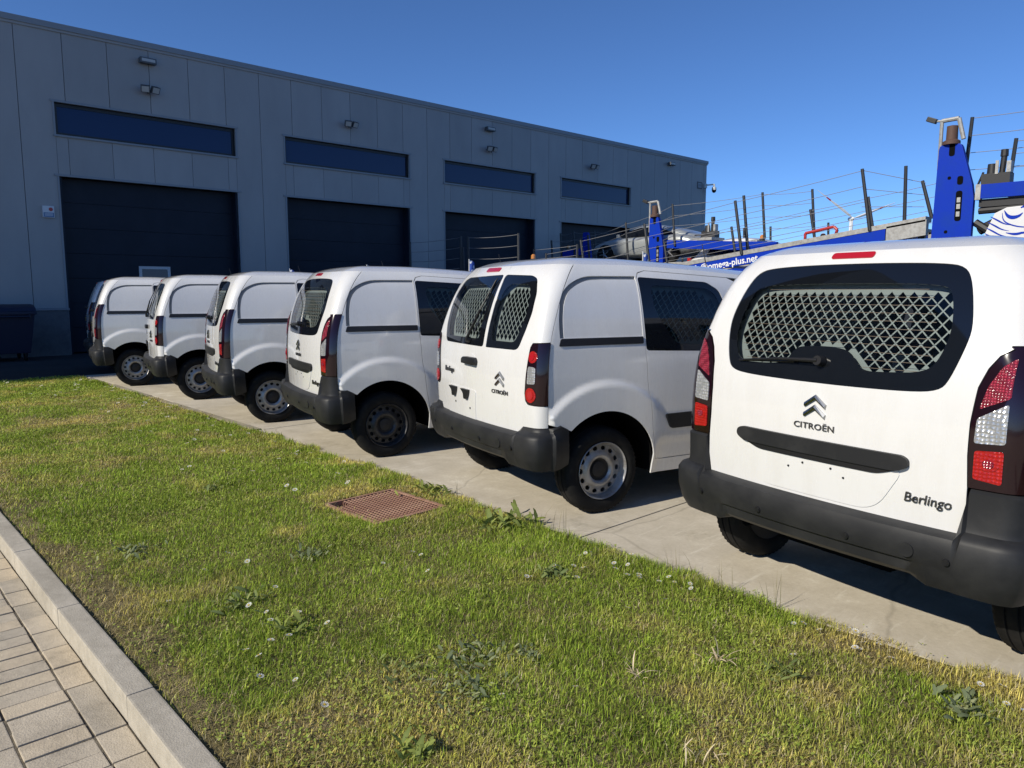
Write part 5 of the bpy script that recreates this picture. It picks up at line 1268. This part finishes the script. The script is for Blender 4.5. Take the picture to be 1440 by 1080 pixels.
# --- transporter B carrying the silver coupe
B0, B1 = 19.3, 21.8
TB = thing('car_transporter', 'blue car transporter carrying the silver coupe', 'car transporter', (-13.5, 20.5, 0))
tower(TB, -14.46, -13.87, 3.84, B0 - .06)
for y in (B0, B1 - .12):
    b_ = MB(); b_.beam((-13.78, y + .05, 3.0), (-10.2, y + .05, 2.78), .10, .24); b_.build('upper_beam', M['blue'], TB)
    b_ = MB(); b_.box(-19.0, -13.0, y, y + .4, 2.34, 2.45); b_.build('deck_runner', M['galv'], TB)
    b_ = MB(); b_.beam((-10.2, y + .05, 2.62), (-4.5, y + .05, 2.30), .10, .2); b_.build('side_beam', M['blue'], TB)
for i in range(10): x = -18.9 + i * .6; b_ = MB(); b_.box(x, x + .1, B0 + .41, B1 - .13, 2.33, 2.38); b_.build('deck_rung', M['galv'], TB)
for x in (-18.4, -13.4, -9.0):
    for y in (B0 + .2, B1 - .3): b_ = MB(); b_.box(x, x + .12, y, y + .12, .9, 2.34); b_.build('support_leg', M['tmetal'], TB)
b_ = MB(); b_.box(-13.3, -5, B0 + .2, B1 - .2, 1.55, 1.68); b_.build('lower_deck', M['galv'], TB)
chassis(TB, -18.8, -5, B0, B1); axle_wheels(TB, (-17, -15.8, -7, -5.8), B0, B1)
prevs = None
for x, zt_ in ((-18.6, 3.35), (-16.9, 3.45), (-15.3, 3.75), (-13.53, 4.18), (-10.6, 4.25), (-9.2, 4.2)):
    post(TB, (x + .06, B0 - .02, zt_ - 1.25), (x - .06, B0 - .02, zt_)); cur = [Vector((x - .05, B0 - .02, zt_ - d)) for d in (.05, .35, .65, .95)]
    if prevs:
        for a, b in zip(prevs, cur): wire(TB, a, b, .06 if x < -13 else .03)
    prevs = cur
for x in (-17.8, -15.9, -12.6, -11.7, -9.9): post(TB, (x, B1 + .02, 2.4), (x - .05, B1 + .02, 3.55))
pump(TB, -12.6, B0 + .5, 3.14); beacon(TB, -10.9, B0 + .5, 2.98)
b_ = MB(); b_.box(-12.9, -12.25, B0 + .05, B0 + .75, 3.06, 3.14); b_.build('machinery_shelf', M['galv'], TB); b_ = MB(); b_.box(-11.0, -10.8, B0 + .05, B0 + .6, 2.84, 2.98); b_.build('beacon_shelf', M['galv'], TB)
under(TB, None)
# --- transporter C next to the wall
C0, C1 = 22.5, 24.9
TC = thing('car_transporter', 'blue car transporter with a short tower close to the warehouse wall', 'car transporter', (-18, 23.7, 0))
tower(TC, -20.05, -19.60, 3.86, C0 - .06, slots=False, head=False)
for y in (C0, C1 - .12):
    b_ = MB(); b_.beam((-21.25, y + .05, 3.06), (-20.10, y + .05, 3.14), .10, .26); b_.build('upper_beam', M['blue'], TC); b_ = MB(); b_.beam((-19.5, y + .05, 2.72), (-10, y + .05, 2.1), .10, .22); b_.build('side_beam', M['blue'], TC)
b_ = MB(); b_.box(-21.2, -20.1, C0 + .1, C1 - .12, 3.19, 3.25); b_.build('upper_deck', M['galv'], TC)
chassis(TC, -21.2, -8, C0, C1); axle_wheels(TC, (-20, -18.8, -10), C0, C1)
prevs = None
for x, zt_ in ((-21.2, 3.9), (-20.5, 3.95), (-19.4, 3.9), (-17.6, 3.75), (-15.4, 3.6)):
    post(TC, (x + .05, C0 - .02, zt_ - 1.1), (x - .05, C0 - .02, zt_)); cur = [Vector((x - .04, C0 - .02, zt_ - d)) for d in (.05, .35, .65)]
    if prevs:
        for a, b in zip(prevs, cur): wire(TC, a, b, .05)
    prevs = cur
b_ = MB(); b_.beam((-18.6, C0 + .2, 2.9), (-18.5, C0 + .2, 2.9), .1, .1); beacon(TC, -21.0, C0 + .2, 3.25); under(TC, None)
# --- low trailer with railing
D0, D1 = 13.5, 15.7
TD = thing('railed_trailer', 'dark flat trailer with tall wire railing before the third dock door', 'trailer', (-16.5, 14.6, 0))
b_ = MB(); b_.box(-19.3, -13.6, D0, D1, 1.62, 1.78); b_.build('deck', M['galv'], TD); chassis(TD, -19.2, -13.7, D0, D1); axle_wheels(TD, (-18, -16.8), D0, D1)
for x in (-18.9, -14.2):
    for y in (D0 + .3, D1 - .4): b_ = MB(); b_.box(x, x + .12, y, y + .12, 1.0, 1.62); b_.build('support_leg', M['tmetal'], TD)
for run in ([(-19.05, 3.06), (-16.60, 3.10)], [(-16.28, 3.07), (-14.25, 3.05)]):
    for x, zt_ in run: post(TD, (x + .02, D0, 1.76), (x, D0, zt_))
    for d in (.03, .31, .60, .88): wire(TD, (run[0][0], D0, run[0][1] - d), (run[1][0], D0, run[1][1] - d), .03)
post(TD, (-16.52, D0 + .05, 1.76), (-16.58, D0 + .05, 2.8))
for run in ([(-15.9, 2.80), (-14.2, 2.86)], [(-15.4, 2.66), (-14.2, 2.78)]):
    for x, zt_ in run: post(TD, (x, D1, 1.76), (x, D1, zt_))
    for d in (.03, .3): wire(TD, (run[0][0], D1, run[0][1] - d), (run[1][0], D1, run[1][1] - d), .01)
beacon(TD, -14.0, D0 + .3, 2.35); post(TD, (-14.0, D0 + .3, 1.76), (-14.0, D0 + .3, 2.36)); under(TD, None)

# --- cars on the decks: lofted body, side glass, wheels
def car(name, label, loc, rz, m, prof, roof):
    """prof: (y, z_bottom, z_shoulder, half width); roof: (y, z, half width) from bonnet to boot"""
    r = thing(name, label, 'car', loc, rz); V = []; n = 9
    for (y, zb, zs, hw) in prof:
        ring = [(-hw * .86, zb), (-hw, zb + .15), (-hw * 1.0, zs - .14), (-hw * .93, zs), (0, zs + .05), (hw * .93, zs), (hw * 1.0, zs - .14), (hw, zb + .15), (hw * .86, zb)]
        V += [(x, y, z) for x, z in ring]
    F = [(i*n+j, i*n+(j+1) % n, (i+1)*n+(j+1) % n, (i+1)*n+j) for i in range(len(prof) - 1) for j in range(n)] + [tuple(range(n)), tuple(range(len(prof)*n - 1, (len(prof)-1)*n - 1, -1))]
    b_ = MB(); b_.add(V, F); me = b_.mesh('body', False)
    o = link('body', me, m, r); sb = o.modifiers.new('smooth', 'SUBSURF'); sb.levels = 2; sb.render_levels = 2; me.polygons.foreach_set('use_smooth', [True] * len(me.polygons))
    V = []; n = 7
    for (y, z, hw, zb) in roof: V += [(-hw - .10 * (z - zb), y, zb), (-hw, y, z - .07), (-hw * .8, y, z), (0, y, z + .02), (hw * .8, y, z), (hw, y, z - .07), (hw + .10 * (z - zb), y, zb)]
    F = [(i*n+j, i*n+j+1, (i+1)*n+j+1, (i+1)*n+j) for i in range(len(roof) - 1) for j in range(n - 1)]
    me = from_data('cabin', V, F, True); o = link('cabin', me, m, r); sb = o.modifiers.new('smooth', 'SUBSURF'); sb.levels = 2; sb.render_levels = 2
    return r
silver = mat('silver_car_paint', (.44, .46, .45), .3, .4, coat=.6)
SP_ = [(-2.18, .42, .66, .62), (-2.05, .30, .80, .82), (-1.5, .22, .92, .90), (-.6, .20, .88, .90), (.4, .20, .88, .89), (1.2, .22, .86, .88), (1.8, .26, .72, .82), (2.15, .32, .60, .66)]
SR_ = [(-1.95, .86, .60, .80), (-1.3, 1.08, .60, .84), (-.6, 1.24, .58, .84), (.0, 1.27, .57, .84), (.45, 1.17, .60, .84), (.95, .95, .66, .84), (1.15, .86, .70, .82)]
def car_details(r, wy, glass_poly, back_red=None):
    for x in (-.84, .84):
        for y in wy:
            b_ = MB(); b_.lathe([(0, -.10), (.20, -.10), (.30, -.11), (.33, -.08), (.33, .08), (.30, .11), (.24, .10), (.22, .06), (0, .06)], (x, y, .33), 'x', 28); w2 = b_.build('wheel', M['rubber'], r, smooth=True)
            for k_ in range(5):
                a = 2 * math.pi * k_ / 5; s_ = MB(); s_.tube((x * 1.118, y, .33), (x * 1.10, y + .215 * math.cos(a), .33 + .215 * math.sin(a)), .03, .022, 6); s_.build('spoke', M['alu_bright'], w2)
    for x in (-1, 1):
        g = MB(); k_ = len(glass_poly); g.add([(x * (gx_ + .012), y, z) for y, z, gx_ in glass_poly], [tuple(range(k_)) if x > 0 else tuple(range(k_ - 1, -1, -1))]); g.build('side_window', M['frit'], r)
        b_ = MB(); b_.box(x * .86 - .05, x * .86 + .09 * (x > 0) + .0, .68, .80, .86, .97); b_.build('door_mirror', r.children[0].data.materials[0], r, bevel=.02)
M['alu_bright'] = mat('alloy_spoke', (.5, .5, .5), .3, .8)
c1 = car('silver_coupe', 'silver two door coupe loaded on the transporter behind the vans', (-15.15, 20.45, 2.44), R(90), silver, SP_, SR_)
gp = [(-1.35, .90, .665), (-.95, 1.05, .645), (-.55, 1.14, .63), (.0, 1.17, .62), (.45, 1.08, .645), (.85, .92, .685), (.75, .885, .69), (-.8, .885, .67)]
car_details(c1, (-1.28, 1.28), gp)
white = mat('white_car_paint', (.70, .70, .70), .25, coat=.6)
SW_ = [(-2.0, .45, .80, .66), (-1.9, .30, .95, .84), (-1.3, .24, .98, .88), (-.4, .22, .95, .88), (.6, .22, .94, .88), (1.3, .24, .92, .86), (1.75, .28, .80, .80), (1.98, .34, .66, .64)]
RW_ = [(-1.85, .98, .64, .92), (-1.45, 1.38, .60, .92), (-.7, 1.47, .60, .92), (.0, 1.46, .60, .92), (.45, 1.30, .63, .92), (.95, 1.02, .68, .90), (1.1, .92, .70, .90)]
c2 = car('white_hatchback', 'white hatchback with red tail lamps under the far transporter beam', (-11.3, 20.45, 1.66), R(-90), white, SW_, RW_)
car_details(c2, (-1.22, 1.25), [(-1.35, .98, .70), (-1.2, 1.26, .665), (-.6, 1.34, .655), (.0, 1.33, .655), (.4, 1.2, .67), (.75, .99, .71)])
for x in (-1, 1): b_ = MB(); b_.box(x * .70 - .10, x * .70 + .10, -1.97, -1.86, .78, .92); b_.build('tail_lamp', M['lens_bright'], c2, bevel=.02)
# --- wind turbine far off
TD_ = 900.0; hubp = Vector((-.43742 * TD_, 1.02617 * TD_, CAM_H + .09637 * TD_))
wt = thing('wind_turbine', 'white wind turbine with red banded blades far behind the trucks', 'wind turbine', (hubp.x, hubp.y, -.14))
wm = mat('turbine_white', (.72, .73, .74), .4); hz_ = hubp.z + .14
b_ = MB(); b_.tube((0, 0, 0), (0, 0, hz_ - 1), 3.0, 1.7, 20); b_.build('mast', wm, wt, smooth=True)
vd = Vector((-math.sin(YAW), math.cos(YAW), 0)); rd = Vector((math.cos(YAW), math.sin(YAW), 0)); fwd = (-vd + rd * .15).normalized(); rgt = Vector((0, 0, 1)).cross(fwd).normalized()
hub0 = Vector((0, 0, hz_)) + fwd * 4; b_ = MB(); b_.tube(hub0 - fwd * 8, hub0 - fwd * .5, 2.0, 2.0, 14); b_.build('nacelle', wm, wt, smooth=True); b_ = MB(); b_.tube(hub0 - fwd * .6, hub0 + fwd * 2.2, 2.0, .8, 14); b_.build('hub', wm, wt, smooth=True)
for ang in (20, 146, 266):
    a = R(ang); d = rgt * math.cos(a) + Vector((0, 0, 1)) * math.sin(a); nrm = d.cross(fwd).normalized()
    def blade_seg(t0, t1):
        q = MB(); V = []
        for t in np.linspace(t0, t1, 6):
            wd = float(np.interp(t, [0, .12, .25, 1], [1.3, 3.0, 3.4, .5])); th = wd * .22; c = hub0 + d * (1.5 + 56 * t)
            V += [c - nrm * wd * .35, c + fwd * th, c + nrm * wd * .65, c - fwd * th]
        F = [(i*4+j, i*4+(j+1) % 4, (i+1)*4+(j+1) % 4, (i+1)*4+j) for i in range(5) for j in range(4)] + [(0, 1, 2, 3), (23, 22, 21, 20)]; q.add(V, F); return q
    bl = blade_seg(0, .62).build('blade', wm, wt); blade_seg(.62, .74).build('red_band', M['red'], bl); blade_seg(.74, 1).build('blade_tip', wm, bl)
# --- small flags clipped to the van windows
M['flag'] = mat('flag_cloth', (.05, .11, .40), .8)
def flag_mat():
    m = M['flag']; N = m.node_tree.nodes; L = m.node_tree.links; b = N['Principled BSDF']; tc = N.new('ShaderNodeTexCoord'); v = N.new('ShaderNodeTexVoronoi'); v.inputs['Scale'].default_value = 16
    rp = N.new('ShaderNodeValToRGB'); rp.color_ramp.interpolation = 'CONSTANT'; rp.color_ramp.elements[0].color = (.62, .64, .70, 1); rp.color_ramp.elements[1].position = .42; rp.color_ramp.elements[1].color = (.035, .09, .38, 1)
    L.new(tc.outputs['Object'], v.inputs['Vector']); L.new(v.outputs['Distance'], rp.inputs['Fac']); L.new(rp.outputs['Color'], b.inputs['Base Color'])
flag_mat()
FL = ['the two-door van', 'the black-wheeled van', 'the silver-wheeled tailgate van', 'the van with round lower lamps']
for vi, who in zip((1, 2, 3, 4), FL):
    x, y, a, _, _ = POSES[vi]; c, s_ = math.cos(a), math.sin(a); lx, ly = -.915, 1.74
    r = thing('window_flag', 'small blue and white flag clipped to a window of ' + who, 'flag', (x + c * lx - s_ * ly, y + s_ * lx + c * ly, 1.16), a + .6)
    b_ = MB(); b_.tube((0, 0, 0), (0, 0, .80), .006); b_.box(-.015, .03, -.02, .02, -.02, .06); b_.build('pole', mat('flag_pole_white', (.6, .6, .6), .5) if 'flag_pole_white' not in bpy.data.materials else bpy.data.materials['flag_pole_white'], r)
    V = []; n = 9
    for i in range(n):
        t = i / (n - 1); h = .24 * (1 - .55 * t); dz = -.20 * t * t - .06 * t; wv = .03 * math.sin(t * 7)
        V += [(wv, .30 * t * (1 - .25 * t), .79 + dz), (wv * 1.2 + .01, .27 * t * (1 - .25 * t), .79 - h + dz)]
    F = [(2*i, 2*i+2, 2*i+3, 2*i+1) for i in range(n - 1)]; o = link('cloth', from_data('cloth', V, F, True), M['flag'], r); sd = o.modifiers.new('thick', 'SOLIDIFY'); sd.thickness = .002
